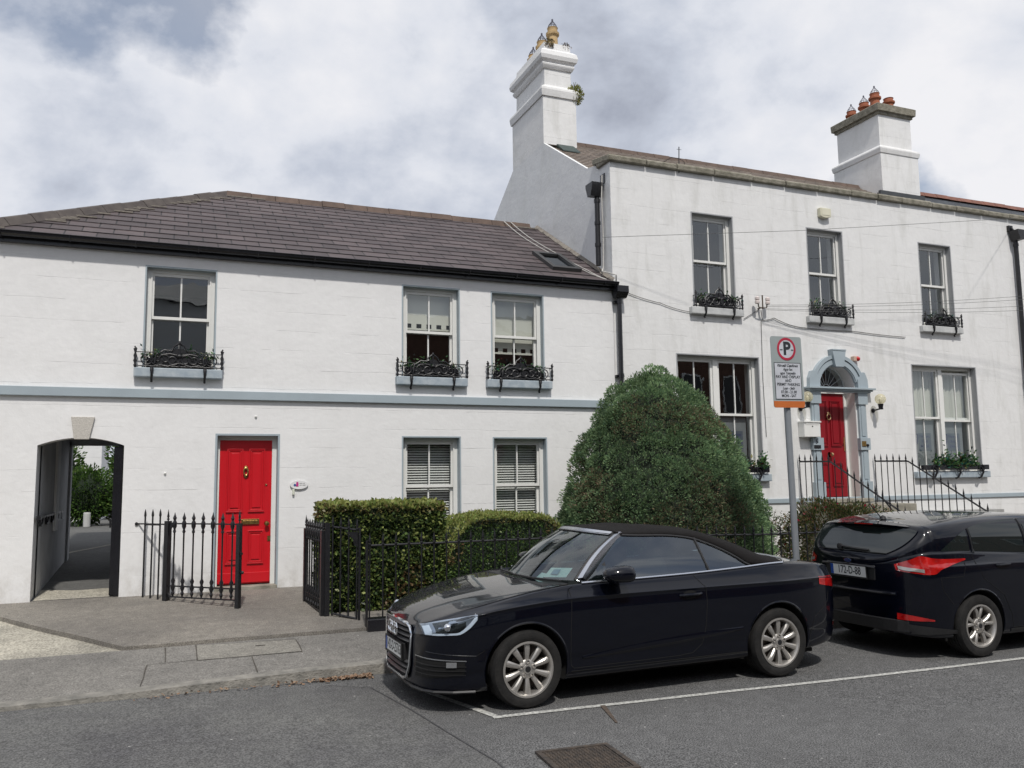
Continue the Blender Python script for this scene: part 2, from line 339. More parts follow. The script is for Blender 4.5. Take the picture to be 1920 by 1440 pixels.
M['reardrive'] = asphalt('rear_drive_tarmac', (.12, .12, .115), .25, .12)
M['kerbst'] = pmat('kerb_stone', (.15, .145, .13), .9, 0, 9, .8, 40, col2=(.28, .265, .235), bdist=.02)
M['groove'] = pmat('joint_dirt', (.070, .062, .052), .95, .3, 30)
M['line'] = pmat('worn_road_paint', (.20, .20, .19), .8, 0, 38, .4, 60, col2=(.66, .66, .62), detail=10)
M['rust'] = pmat('rusty_stain', (.085, .065, .05), .9, .3, 30)
M['glass'] = glass_mat('window_glass', (.94, .96, .95), 1.72, 0, .10)
M['cord'] = pmat('grey_cable', (.10, .10, .10), .7, .1, 5)
M['cordw'] = pmat('pale_cable', (.50, .49, .46), .7, .1, 5)
M['blind'] = pmat('cream_blind', (.62, .62, .56), .8, .04, 2)
M['slat'] = pmat('white_slats', (.72, .72, .70), .6, .03, 2)
M['soil'] = pmat('soil', (.05, .035, .025), .95, .3, 20, .6, 30)
M['leaf'] = leaf_mat('foliage_leaf')
M['conif'] = leaf_mat('conifer_spray', .7, .40)
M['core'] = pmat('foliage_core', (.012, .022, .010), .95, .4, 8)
M['bark'] = pmat('bark', (.09, .07, .05), .95, .3, 12, .8, 30)
# ================================================================ ground
F = 12.8
def gz(y, x=5):
    if y < 8.47: return 0.0
    if y < 9.86: return kh(x) + (y - 8.47) / 1.39 * (.178 - kh(x))
    if y <= F: return .21 + (y - 9.86) / (F - 9.86) * .16
    return .37 + min(y - F, 4.2) / 4.2 * .30 + max(0, min(y - 17, 4)) * .02
def kh(x):
    t = min(1, max(0, (x + 1.3) / 3.2)); return .035 + .06 * t * t * (3 - 2 * t)
def struct(mb, name, mat, parent=None, **k):
    o = mb.build(name, mat, parent, **k)
    if not parent: o['kind'] = 'structure'
    return o
def sheet(xs, ys, zf, skirt=0):
    mb = MB(); nx, ny = len(xs), len(ys)
    mb.v = [(x, y, zf(x, y)) for y in ys for x in xs]
    mb.f = [(j * nx + i, j * nx + i + 1, (j + 1) * nx + i + 1, (j + 1) * nx + i) for j in range(ny - 1) for i in range(nx - 1)]
    mb.m = [0] * len(mb.f); return mb
def bumpy(x, y, a=.006, s=.7): return a * noise.noise(Vector((x * s, y * s, 3.3)))
fr_ = lambda a, b, n: [a + (b - a) * i / n for i in range(n + 1)]
g = MB().quad((-900, -900, -.06), (900, -900, -.06), (900, 900, -.06), (-900, 900, -.06)); struct(g, 'ground', M['reardrive'])
struct(sheet(fr_(-60, -4, 8) + fr_(-3.8, 10, 70) + fr_(11, 70, 12), fr_(-7.5, 3, 4) + fr_(3.3, 8.47, 26), lambda x, y: bumpy(x, y, .010 if 3.2 < y < 8.2 else 0)), 'road', M['road'], smooth=True)
pp = [(-9, 3.0), (2.05, 3.0), (2.12, 5.55), (2.02, 6.3), (1.93, 7.1), (1.80, 7.95), (1.45, 8.2), (.6, 8.33), (-.6, 8.38), (-9, 8.4)]
pm = MB(); xs_ = fr_(-9, 2.2, 56)
def patch_top(x):
    for (x0, y0), (x1, y1) in zip(pp[4:], pp[5:]):
        if x1 <= x <= x0: return y0 + (x - x0) / (x1 - x0) * (y1 - y0)
    return 8.0
bmp = bmesh.new(); vs_ = [bmp.verts.new((x, y, 0)) for x, y in pp]; bmp.faces.new(vs_)
for k_ in range(60):
    pass
for xx in fr_(-8.8, 2, 54): bmesh.ops.bisect_plane(bmp, geom=bmp.verts[:] + bmp.edges[:] + bmp.faces[:], plane_co=(xx, 0, 0), plane_no=(1, 0, 0))
for yy in fr_(3.3, 8.3, 25): bmesh.ops.bisect_plane(bmp, geom=bmp.verts[:] + bmp.edges[:] + bmp.faces[:], plane_co=(0, yy, 0), plane_no=(0, 1, 0))
pm.v = [(v.co.x, v.co.y, bumpy(v.co.x, v.co.y, .010 if v.co.y < 8.2 else 0) + .005) for v in bmp.verts]; bmp.verts.index_update()
pm.f = [tuple(v.index for v in f.verts) for f in bmp.faces]; pm.m = [0] * len(pm.f); bmp.free()
struct(pm, 'road_patch', M['roadpatch'], smooth=True)
kx = fr_(-14, -1.4, 10) + fr_(-1.2, 3, 40) + fr_(3.3, 40, 50)
kb = MB()
for a, b in zip(kx, kx[1:]):
    za, zb = kh(a), kh(b); j1 = .012 * noise.noise(Vector((a * 3, 0, 0))); j2 = .012 * noise.noise(Vector((b * 3, 0, 0)))
    kb.quad((a, 8.46 + j1, -.02), (b, 8.46 + j2, -.02), (b, 8.47 + j2, zb + .002), (a, 8.47 + j1, za + .002))
    kb.quad((a, 8.47 + j1, za + .002), (b, 8.47 + j2, zb + .002), (b, 8.60, gz(8.60, b) + .004), (a, 8.60, gz(8.60, a) + .004))
struct(kb, 'kerb', M['kerbst'])
struct(sheet(kx, fr_(8.48, 9.87, 6), lambda x, y: gz(min(y, 9.859), x) + bumpy(x, y, .004)), 'pavement', M['pave'], smooth=True)
def joint(pts, wd=.010, nm='pavement_joint'):
    mb = MB()
    for (x0, y0), (x1, y1) in zip(pts, pts[1:]):
        d = Vector((x1 - x0, y1 - y0, 0)); n = max(2, int(d.length / .12)); pr = Vector((-d.y, d.x, 0)).normalized() * wd / 2
        prevp = None
        for i in range(n + 1):
            x = x0 + d.x * i / n + .008 * noise.noise(Vector((x0 * 7 + i * .5, y0, 1))); y = y0 + d.y * i / n + .008 * noise.noise(Vector((x0 * 7 + i * .5, y0, 9)))
            w_ = 1 + .6 * noise.noise(Vector((i * .4, x0, 4))); z = gz(y, x) + .0075
            cur = ((x - pr.x * w_, y - pr.y * w_, z), (x + pr.x * w_, y + pr.y * w_, z))
            if prevp: mb.quad(prevp[0], cur[0], cur[1], prevp[1])
            prevp = cur
    return mb
jj = MB()
for pts in ([(-.16, 8.62), (-.12, 9.26)], [(-.12, 9.26), (.34, 9.27)], [(.34, 9.24), (.34, 9.83)], [(.34, 9.24), (1.36, 9.20)], [(1.36, 9.20), (1.37, 9.72)], [(1.37, 9.74), (.34, 9.82)], [(.86, 8.62), (.86, 9.22)], [(.05, 9.29), (.04, 9.82)], [(3.2, 8.62), (3.2, 9.84)], [(5.4, 8.62), (5.4, 9.84)], [(8.1, 8.62), (8.1, 9.84)]):
    q = joint(pts); jj.add(q.v, q.f)
struct(jj, 'pavement_joint', M['groove'])
sl_ = MB().quad((.35, 9.25, gz(9.25, .35) + .006), (1.355, 9.21, gz(9.21, 1.3) + .006), (1.36, 9.72, gz(9.72, 1.3) + .006), (.35, 9.81, gz(9.81, .4) + .006)); sl_.box(.93, 1.03, 9.58, 9.60, gz(9.6, 1) + .004, gz(9.6, 1) + .009, 1)
struct(sl_, 'pavement_slab', [asphalt('pale_slab', (.215, .205, .180), .24, .10, None, 60), M['groove']])
# parking bay lines
pl = MB()
def strip(x0, y0, x1, y1, wd, mb):
    d = Vector((x1 - x0, y1 - y0, 0)); n = max(2, int(d.length / .15)); pr = Vector((-d.y, d.x, 0)).normalized() * wd / 2; pv = None
    for i in range(n + 1):
        x = x0 + d.x * i / n; y = y0 + d.y * i / n; a = 1 + .12 * noise.noise(Vector((x * 4, y, 1))); b = 1 + .12 * noise.noise(Vector((x * 4, y, 5)))
        z = bumpy(x, y, .010) + .006
        cur = ((x - pr.x * a, y - pr.y * a, z), (x + pr.x * b, y + pr.y * b, z))
        if pv: mb.quad(pv[0], cur[0], cur[1], pv[1])
        pv = cur
strip(2.47, 6.55, 8.5, 6.28, .065, pl); strip(8.5, 6.28, 40, 5.0, .065, pl); strip(2.50, 6.585, 2.22, 7.6, .065, pl)
struct(pl, 'parking_line', M['line'])
sm_l = MB()
for (a_, b_) in zip(pp[1:6], pp[2:7]): strip(a_[0], a_[1], b_[0], b_[1], .014, sm_l)
sm_l.v = [(a, b, c + .0035) for a, b, c in sm_l.v]; struct(sm_l, 'road_seam', pmat('tar_seam', (.058, .058, .060), .8, .3, 20))
rs = MB()
for i in range(7):
    x = 3.43 - i * .02; y = 6.5 - i * .07; strip(x, y, x - .02, y - .07, .045 - i * .004, rs)
rs.v = [(a, b, c + .001) for a, b, c in rs.v]; struct(rs, 'road_stain', M['rust'])
# forecourt slab (raised lip), pale ramp on the left
struct(sheet(fr_(-9, 0, 30), fr_(9.86, 12.4, 10), lambda x, y: gz(y, x) - .045 + bumpy(x, y, .01, 2)), 'ramp', M['drive'], smooth=True)
bmp = bmesh.new(); poly = [(-.36, 9.90), (-.1, 9.88), (22, 9.87), (22, F + .05), (-3.4, F + .05), (-3.4, 14), (-3.6, 14), (-3.6, 12.62), (-2.6, 12.55), (-1.95, 12.15), (-1.30, 11.2)]
bmp.faces.new([bmp.verts.new((x, y, 0)) for x, y in poly])
for xx in fr_(-3.5, 8, 40): bmesh.ops.bisect_plane(bmp, geom=bmp.verts[:] + bmp.edges[:] + bmp.faces[:], plane_co=(xx, 0, 0), plane_no=(1, 0, 0))
for yy in fr_(10, 12.7, 12): bmesh.ops.bisect_plane(bmp, geom=bmp.verts[:] + bmp.edges[:] + bmp.faces[:], plane_co=(0, yy, 0), plane_no=(0, 1, 0))
bmp.verts.index_update(); fo = MB(); fo.v = [(v.co.x, v.co.y, gz(v.co.y, v.co.x) + bumpy(v.co.x, v.co.y, .008, 1.1) + .004) for v in bmp.verts]; fo.f = [tuple(v.index for v in f.verts) for f in bmp.faces]; fo.m = [0] * len(fo.f)
be = [(e_.verts[0].index, e_.verts[1].index) for e_ in bmp.edges if len(e_.link_faces) == 1]; bmp.free()
for a, b in be:
    A, B = fo.v[a], fo.v[b]; fo.quad(A, B, (B[0], B[1], B[2] - .12), (A[0], A[1], A[2] - .12))
struct(fo, 'forecourt', M['fore'])
struct(sheet(fr_(-9, 0, 18), fr_(F + .04, 17, 10) + [19, 22, 26, 34, 60], lambda x, y: gz(y) + .004), 'rear_drive', M['reardrive'])
cv = MB(); prv = None
for i in range(12):
    a = -1.9 + i * .2; y = 16.3 + (1.9 - abs(a)) * 2.2
    cur = ((a, y, gz(y) + .01), (a, y + .28, gz(y + .28) + .01))
    if prv: cv.quad(prv[0], cur[0], cur[1], prv[1])
    prv = cur
struct(cv, 'drive_edge', M['drive'])
# gutter litter
lm = pmat('dead_leaves', (.13, .06, .03), .9, 0, 30, col2=(.30, .22, .15))
lt = MB()
for i in range(420):
    x = 1.9 - abs(rnd.gauss(0, .35)) if rnd.random() < .75 else rnd.uniform(-.3, 2.2); y = 8.42 - abs(rnd.gauss(0, .045)); s_ = rnd.uniform(.006, .02); z = .006 + rnd.random() * .02
    u = Vector((rnd.gauss(0, 1), rnd.gauss(0, 1), rnd.gauss(0, .4))).normalized() * s_; v = u.cross(Vector((rnd.gauss(0, .4), rnd.gauss(0, .4), 1))).normalized() * s_ * .6; c = Vector((x, y, z + s_ * .3))
    lt.quad(c - u - v, c + u - v, c + u + v, c - u + v)
meta(lt.build('leaf_litter', lm), 'brown dead leaves and grit lying in the gutter by the kerb', 'leaf litter', kind='stuff')
# utility cover slab & manhole
mh = thing('manhole_cover', (2.68, 5.33, 0), 'square iron manhole cover set in the road', 'manhole cover', local=True, rz=R(-4))
mfm = pmat('rusty_iron_cover', (.05, .045, .042), .7, 0, 14, .4, 60, col2=(.12, .095, .075), metal=.4)
q = MB(); q.box(-.40, .40, -.40, -.35, .0, .016).box(-.40, .40, .35, .40, 0, .016).box(-.40, -.35, -.35, .35, 0, .016).box(.35, .40, -.35, .35, 0, .016); q.build('frame', mfm, mh)
q = MB(); q.box(-.345, .345, -.345, .345, 0, .010)
for i in range(17):
    for j in range(17): 
        x = -.32 + i * .04; y = -.32 + j * .04; a = .013 if (i + j) % 2 else .006; b = .019 - a; q.box(x - a, x + a, y - b, y + b, .010, .0145)
q.build('cover', mfm, mh); mh.scale = (.68, .68, 1)
# ================================================================ walls with openings
def arc(cx, cz, r, a0, a1, n): return [(cx + r * math.cos(R(a0 + (a1 - a0) * i / n)), cz + r * math.sin(R(a0 + (a1 - a0) * i / n))) for i in range(n + 1)]
def wall(x0, x1, z0, z1, holes, y=F, th=.32):
    mb = MB(); xs = sorted({x0, x1} | {h[0] for h in holes} | {h[1] for h in holes}); zs = sorted({z0, z1} | {h[2] for h in holes} | {h[3] for h in holes})
    for a, b in zip(xs, xs[1:]):
        for c, d in zip(zs, zs[1:]):
            mxx, mz = (a + b) / 2, (c + d) / 2
            if any(h[0] < mxx < h[1] and h[2] < mz < h[3] for h in holes): continue
            mb.quad((a, y, c), (b, y, c), (b, y, d), (a, y, d)); mb.quad((a, y + th, c), (b, y + th, c), (b, y + th, d), (a, y + th, d))
    for a, b, c, d in holes:
        if c > z0: mb.quad((a, y, c), (b, y, c), (b, y + th, c), (a, y + th, c))
        mb.quad((a, y, d), (b, y, d), (b, y + th, d), (a, y + th, d))
        mb.quad((a, y, c), (a, y + th, c), (a, y + th, d), (a, y, d)); mb.quad((b, y, c), (b, y + th, c), (b, y + th, d), (b, y, d))
    return mb
def frame_rect(mb, x0, x1, z0, z1, w_, y0, y1, wb=None):
    wb = wb or w_
    mb.box(x0, x0 + w_, y0, y1, z0, z1).box(x1 - w_, x1, y0, y1, z0, z1).box(x0 + w_ + .0005, x1 - w_ - .0005, y0, y1, z1 - w_, z1).box(x0 + w_ + .0005, x1 - w_ - .0005, y0, y1, z0, z0 + wb)
def sash_window(house, x0, x1, z0, z1, surround, blind=None, y=F, sill=True, rec=.10, name='window', halves=1, drop=(0, 0), sillm=None):
    """outer box frame = the window part; sashes, panes, surround, sill and blind are its sub-parts"""
    fw = .055; q = MB(); yf = y + rec
    q.box(x0 + .001, x0 + fw, yf, yf + .13, z0, z1 - .001).box(x1 - fw, x1 - .001, yf, yf + .13, z0, z1 - .001).box(x0 + fw, x1 - fw, yf, yf + .129, z1 - fw, z1 - .001).box(x0 + fw, x1 - fw, yf, yf + .129, z0, z0 + .05)
    q.box(x0 + fw, x0 + fw + .018, yf - .012, yf - .0005, z0, z1 - fw).box(x1 - fw - .018, x1 - fw, yf - .012, yf - .0005, z0, z1 - fw)
    if halves == 2: xm = (x0 + x1) / 2; q.box(xm - .05, xm + .05, yf - .004, yf + .128, z0 + .05, z1 - fw)
    o = q.build(name, M['frame'], house)
    spans = [(x0 + fw, x1 - fw)] if halves == 1 else [(x0 + fw, xm - .05), (xm + .05, x1 - fw)]
    zm = (z0 + .05 + z1 - fw) / 2 + .02
    for k, (a, b) in enumerate(spans):
        dr = drop[k] if halves == 2 else drop[0]
        for up in (1, 0):
            ys = yf + (.02 if up else .065); za, zb = (zm - .02, z1 - fw - dr) if up else (z0 + .05, zm + .02)
            if dr and up: za -= dr
            s = MB(); frame_rect(s, a + .002, b - .002, za, zb, .045, ys, ys + .04, .042 if up else .07)
            c = (a + b) / 2; s.box(c - .011, c + .011, ys + .008, ys + .032, za + .043, zb - .046); s.build('sash', M['frame'], o)
            MB().quad((a + .04, ys + .02, za + .035), (b - .04, ys + .02, za + .035), (b - .04, ys + .02, zb - .04), (a + .04, ys + .02, zb - .04)).build('pane', M['glass'], o)
    s = MB(); t = .022; pr = .004                      # painted band around the reveal
    s.box(x0 - t, x0 - .0005, y - pr, y + .001, z0, z1 + t).box(x1 + .0005, x1 + t, y - pr, y + .001, z0, z1 + t).box(x0, x1, y - pr, y + .001, z1 + .0005, z1 + t)
    s.quad((x0 + .003, y - .003, z0), (x0 + .003, yf, z0), (x0 + .003, yf, z1), (x0 + .003, y - .003, z1)).quad((x1 - .003, y - .003, z0), (x1 - .003, yf, z0), (x1 - .003, yf, z1), (x1 - .003, y - .003, z1)).quad((x0, y - .003, z1 - .003), (x1, y - .003, z1 - .003), (x1, yf, z1 - .003), (x0, yf, z1 - .003))
    s.build('surround', surround, o)
    if sill:
        MB().box(x0 - .125, x1 + .12, y - .10, y + rec - .002, z0 - .135, z0 - .004).build('sill', sillm or M['sillgrey'], o, bevel=.012)
    if blind:
        kind, lo = blind; ib = MB(); yb = yf + .17
        if kind == 'slats':
            n = int((z1 - z0) / .040)
            for i in range(n):
                z = z0 + .05 + i * .040; ib.xprism([(yb, z), (yb + .030, z + .024), (yb + .030, z + .027), (yb, z + .003)], x0 + .05, x1 - .05)
            ib.build('blind', M['slat'], o)
        elif kind == 'roller':
            ib.box(x0 + .04, x1 - .04, yb, yb + .01, lo, z1); n = 5; wdt = (x1 - x0 - .08) / (2 * n)
            for i in range(n): ib.box(x0 + .04 + i * 2 * wdt, x0 + .04 + (i * 2 + 1) * wdt, yb, yb + .01, lo - .07, lo)
            ib.box(x0 + .04, x1 - .04, yb + .001, yb + .009, lo - .10, lo - .07)
            ib.build('blind', M['blind'], o)
        elif kind == 'curtain':
            for (a, b) in spans:
                nn = 28; pv = None
                for i in range(nn + 1):
                    x = a + (b - a) * i / nn; yy = yb + .03 + .022 * math.sin(i * 1.7) + .01 * math.sin(i * .6)
                    if pv: ib.quad((pv[0], pv[1], lo), (x, yy, lo), (x, yy, z1), (pv[0], pv[1], z1))
                    pv = (x, yy)
            ib.build('blind', M['blind'], o)
    return o
# ================================================================ left house
LH = thing('house', (2.5, F, .37), 'lower white house with slate roof, archway and bright red door', 'house')
XL, XR = -2.6, 7.145
hu = [(-.34, .58, 3.50, 4.945), (3.38, 4.30, 3.50, 4.945), (4.88, 5.79, 3.50, 4.945)]
hg = [(3.385, 4.305, 1.0, 2.55), (4.89, 5.81, 1.0, 2.545)]
door = (.66, 1.50, .36, 2.56); archh = (-1.60, -.55, .30, 2.62)
wl = wall(XL, XR, .30, 5.24, hu + hg + [door, archh])
# segmental arch filler
ax0, ax1 = -1.60, -.55; ap = [(ax0 + (ax1 - ax0) * i / 14, 2.415 + .105 * (1 - ((i - 7) / 7) ** 2)) for i in range(15)]
wl.prism([(ax1, 2.62), (ax0, 2.62)] + ap, F, F + .32)
wl.box(XL - .3, XL, F, 19.3, .3, 5.24)
wl.build('wall', M['wallL'], LH)
# passage
pg = MB(); pz = .28
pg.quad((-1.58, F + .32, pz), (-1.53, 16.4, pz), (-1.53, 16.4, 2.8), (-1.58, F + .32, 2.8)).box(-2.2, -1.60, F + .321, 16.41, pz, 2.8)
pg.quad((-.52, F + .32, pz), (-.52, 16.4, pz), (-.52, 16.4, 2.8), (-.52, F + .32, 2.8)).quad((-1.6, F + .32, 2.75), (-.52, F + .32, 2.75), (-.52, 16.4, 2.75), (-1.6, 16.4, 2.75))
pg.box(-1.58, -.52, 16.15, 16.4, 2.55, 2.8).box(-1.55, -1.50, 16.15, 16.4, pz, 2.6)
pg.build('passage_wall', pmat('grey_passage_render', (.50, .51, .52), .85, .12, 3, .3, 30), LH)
MB().box(-1.579, -1.525, 14.5, 14.85, 1.20, 2.72).build('passage_pilaster', M['wallL'], LH)
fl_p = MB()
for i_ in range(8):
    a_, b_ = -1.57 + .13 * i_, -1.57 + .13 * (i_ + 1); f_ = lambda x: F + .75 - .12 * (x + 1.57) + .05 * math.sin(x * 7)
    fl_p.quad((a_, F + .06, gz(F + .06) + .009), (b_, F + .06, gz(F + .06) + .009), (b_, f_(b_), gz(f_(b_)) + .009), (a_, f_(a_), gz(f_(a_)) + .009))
struct(fl_p, 'passage_sunlit_strip', M['drive'])  # sunlit strip just inside the arch, put in as a paler floor sheet
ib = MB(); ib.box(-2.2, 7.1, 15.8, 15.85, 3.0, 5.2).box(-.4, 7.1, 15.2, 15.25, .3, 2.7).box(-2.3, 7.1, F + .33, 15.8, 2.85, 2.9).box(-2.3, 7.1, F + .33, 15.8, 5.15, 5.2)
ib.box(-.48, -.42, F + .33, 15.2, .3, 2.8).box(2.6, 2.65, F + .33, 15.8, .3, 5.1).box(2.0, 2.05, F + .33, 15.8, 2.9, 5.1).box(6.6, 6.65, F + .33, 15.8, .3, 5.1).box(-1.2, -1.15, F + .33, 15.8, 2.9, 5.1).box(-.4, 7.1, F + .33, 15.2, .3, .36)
ib.build('interior', M['dark'], LH)
for h in hu:
    b = {3.38: ('roller', 4.40), 4.88: ('roller', 4.07)}.get(h[0]); sash_window(LH, *h, M['bluegrey'], b)
for h in hg: sash_window(LH, *h, M['bluegrey'], ('slats', 0), sill=True, rec=.12)
# string course, keystone
MB().box(XL, XR, F - .055, F - .0005, 3.075, 3.20).build('string_course', M['bluegrey'], LH, bevel=.006)
MB().prism([(-1.17, 2.495), (-.985, 2.495), (-.925, 2.80), (-1.215, 2.80)], F - .035, F + .06).build('keystone', M['granite'], LH, bevel=.006)
# roof: slated planes
def slated(mb, P0, ux, uy, widths, rows, rh, th=.012):
    """courses: P0 lower-left corner, ux along eave (unit), uy up slope (unit); widths(v)->(u0,u1)"""
    nrm = ux.cross(uy).normalized()
    for r in range(rows):
        v0, v1 = r * rh, min((r + 1) * rh, rows * rh); a0, a1 = widths(v0); b0, b1 = widths(v1)
        lo = nrm * th; hi = nrm * .001
        p = [P0 + ux * a0 + uy * v0 + lo, P0 + ux * a1 + uy * v0 + lo, P0 + ux * b1 + uy * v1 + hi, P0 + ux * b0 + uy * v1 + hi]
        mb.quad(*p); mb.quad(P0 + ux * a0 + uy * v0, P0 + ux * a1 + uy * v0, p[1], p[0])
ey, ez, ry, rz_ = F - .10, 5.27, 16.0, 7.17
up_ = Vector((0, ry - ey, rz_ - ez)); sl = up_.length; uy = up_.normalized(); ux = Vector((1, 0, 0)); hipx = .87; ex = hipx - (ry - ey)
rows = 14; rh = sl / rows
rf = MB(); slated(rf, Vector((0, ey, ez)), ux, uy, lambda v: (ex + (hipx - ex) * v / sl, XR), rows, rh)
ruv = lambda x, y, z: (x, ((y - ey) * uy.y + (z - ez) * uy.z))
roofL = rf.build('roof', M['slate'], LH, uvf=ruv)
r2_ = MB(); r2_.quad((hipx, ry, rz_ - .002), (XR, ry, rz_ - .002), (XR, 2 * ry - ey, ez), (ex, 2 * ry - ey, ez)).add([(ex, ey, ez), (hipx, ry, rz_ - .002), (ex, 2 * ry - ey, ez)], [(0, 1, 2)])
r2_.build('rear_roof', M['slate'], LH, uvf=lambda x, y, z: (y, x))
rg = MB()
def ridge_run(mb, A, B, step, wdt=.15, hgt=.07, gap=.008):
    A, B = Vector(A), Vector(B); d = B - A; n = max(1, round(d.length / step)); d.normalize(); side = d.cross(Vector((0, 0, 1))).normalized(); upv = side.cross(d)
    for i in range(n):
        s0 = A + (B - A) * (i / n) + d * gap / 2; s1 = A + (B - A) * ((i + 1) / n) - d * gap / 2
        dz = rnd.uniform(-.006, .006); ring = [(-wdt, -wdt * .55), (-wdt * .45, hgt * .7), (0, hgt), (wdt * .45, hgt * .7), (wdt, -wdt * .55)]
        vs = [s0 + side * a + upv * (b + dz) for a, b in ring] + [s1 + side * a + upv * (b + dz) for a, b in ring]
        mb.add(vs, [(i_, i_ + 1, i_ + 6, i_ + 5) for i_ in range(4)] + [(0, 1, 2, 3, 4), (9, 8, 7, 6, 5)])
ridge_run(rg, (hipx, ry, rz_ + .01), (XR - .2, ry, rz_ + .01), .45); rg.build('ridge_tiles', M['ridgebrown'], roofL)
rg = MB(); ridge_run(rg, (ex - .02, ey - .02, ez + .03), (hipx, ry, rz_ + .02), .42, .13, .06); rg.build('hip_tiles', M['ridge'], roofL)
mo = MB()
for i in range(26):
    t = rnd.random() ; x = ex + (hipx - ex) * t + .16; y = ey + (ry - ey) * t - .0; z = ez + (rz_ - ez) * t + .012
    mo.box(x - .05, x + rnd.uniform(.05, .25), y - .03, y + .02, z - .01, z + .012)
for x in (1.05, 1.3, 6.6, 6.85): mo.box(x, x + .25, ry - .17, ry - .13, rz_ - .075, rz_ - .05)
mo.build('mortar_fillet', M['mortar'], roofL)
# lead/cement flashing against the gable
fl = MB(); n = 24
for i in range(n):
    t0, t1 = i / n, (i + 1) / n; a = Vector((0, ey, ez)) + up_ * t0; b = Vector((0, ey, ez)) + up_ * t1; wv = .05 + .04 * rnd.random()
    fl.quad((XR - wv, a.y, a.z + .02), (XR, a.y, a.z + .07), (XR, b.y, b.z + .07), (XR - wv, b.y, b.z + .02))
fl.build('flashing', M['mortar'], roofL)
# gutter and fascia
gt = MB(); gp = [(ey - .10, ez - .02)] + [(ey - .045 + .06 * math.cos(R(a)), ez - .025 + .06 * math.sin(R(a))) for a in range(180, 361, 30)] + [(ey + .015, ez - .02)]
for (y0, z0), (y1, z1) in zip(gp, gp[1:]): gt.quad((ex - .1, y0, z0), (XR + .02, y0, z0), (XR + .02, y1, z1), (ex - .1, y1, z1))
gt.quad((XR + .02, gp[0][0], gp[0][1]), (XR + .02, gp[3][0], gp[3][1]), (XR + .02, gp[-1][0], gp[-1][1]), (XR + .02, ey, ez))
for x in [ex + .3 + .82 * i for i in range(12)]:
    gt.tube([(x, ey - .045 + .066 * math.cos(R(a)), ez - .025 + .066 * math.sin(R(a))) for a in range(180, 361, 30)], .010, 6)
gt.tube([(ex - .1, ey - .107, ez - .018), (XR + .02, ey - .107, ez - .018)], .008, 6)
gt.box(ex, XR, ey + .03, ey + .06, ez - .14, ez + .0); gt.box(ex, XR, ey + .06, F - .001, ez - .14, ez - .115)
gt.build('gutter', M['black'], LH)
dp = MB(); X0 = 7.22
dp.xprism([(F - .24, 5.19), (F - .02, 5.19), (F - .02, 5.08), (F - .06, 4.99), (F - .15, 4.99), (F - .24, 5.08)], X0 - .11, X0 + .11)
dp.tube([(X0, F - .09, 5.0), (X0, F - .09, .45)], .042, 10)
for z in (4.9, 3.6, 2.3, 1.0): dp.tube([(X0, F - .09, z), (X0, F - .09, z + .07)], .052, 10); dp.box(X0 - .08, X0 + .08, F - .06, F - .001, z + .01, z + .05)
dp.build('downpipe', M['black'], LH, smooth=True)
# skylight
sk = MB(); cP = lambda x, y: Vector((x, y, ez + (y - ey) * (rz_ - ez) / (ry - ey))); nn_ = ux.cross(uy)
def slab(mb, x0, x1, y0, y1, h0, h1, m=0):
    vs = [cP(x, y) + nn_ * h for h in (h0, h1) for x, y in ((x0, y0), (x1, y0), (x1, y1), (x0, y1))]
    mb.add(vs, [(0, 1, 2, 3), (4, 5, 6, 7), (0, 1, 5, 4), (1, 2, 6, 5), (2, 3, 7, 6), (3, 0, 4, 7)], m)
for a in ((6.12, 6.20, 13.08, 13.97), (6.60, 6.68, 13.08, 13.97), (6.20, 6.60, 13.08, 13.17), (6.20, 6.60, 13.88, 13.97)): slab(sk, *a, .0, .07)
ob = sk.build('skylight', pmat('dark_grey_metal', (.045, .045, .045), .45, .1), roofL)
sk = MB(); slab(sk, 6.2, 6.6, 13.17, 13.88, .02, .03); sk.build('skylight_glass', glass_mat('skylight_glass', (.1, .12, .12), 1.6), roofL)
# red door and its surround
dx0, dx1, dz0, dz1 = door
s = MB(); t = .028; s.box(dx0 - t, dx0, F - .005, F + .001, .37, dz1 + t).box(dx1, dx1 + t, F - .005, F + .001, .37, dz1 + t).box(dx0, dx1, F - .005, F + .001, dz1 + .0005, dz1 + t)
for x in (dx0 + .003, dx1 - .003): s.quad((x, F - .003, .37), (x, F + .16, .37), (x, F + .16, dz1), (x, F - .003, dz1))
s.quad((dx0, F - .003, dz1 - .003), (dx1, F - .003, dz1 - .003), (dx1, F + .16, dz1 - .003), (dx0, F + .16, dz1 - .003)); s.build('door_surround', M['bluegrey'], LH)
fr = MB(); yd = F + .13; fr.box(dx0, dx0 + .045, yd, yd + .10, .36, dz1).box(dx1 - .065, dx1, yd, yd + .10, .36, dz1).box(dx0 + .045, dx1 - .065, yd, yd + .099, dz1 - .06, dz1 - .001); fr.build('door_frame', M['frame'], LH)
MB().box(dx0, dx1 + .02, F - .03, F + .3, .30, .425).build('door_step', M['stone'], LH, bevel=.01)
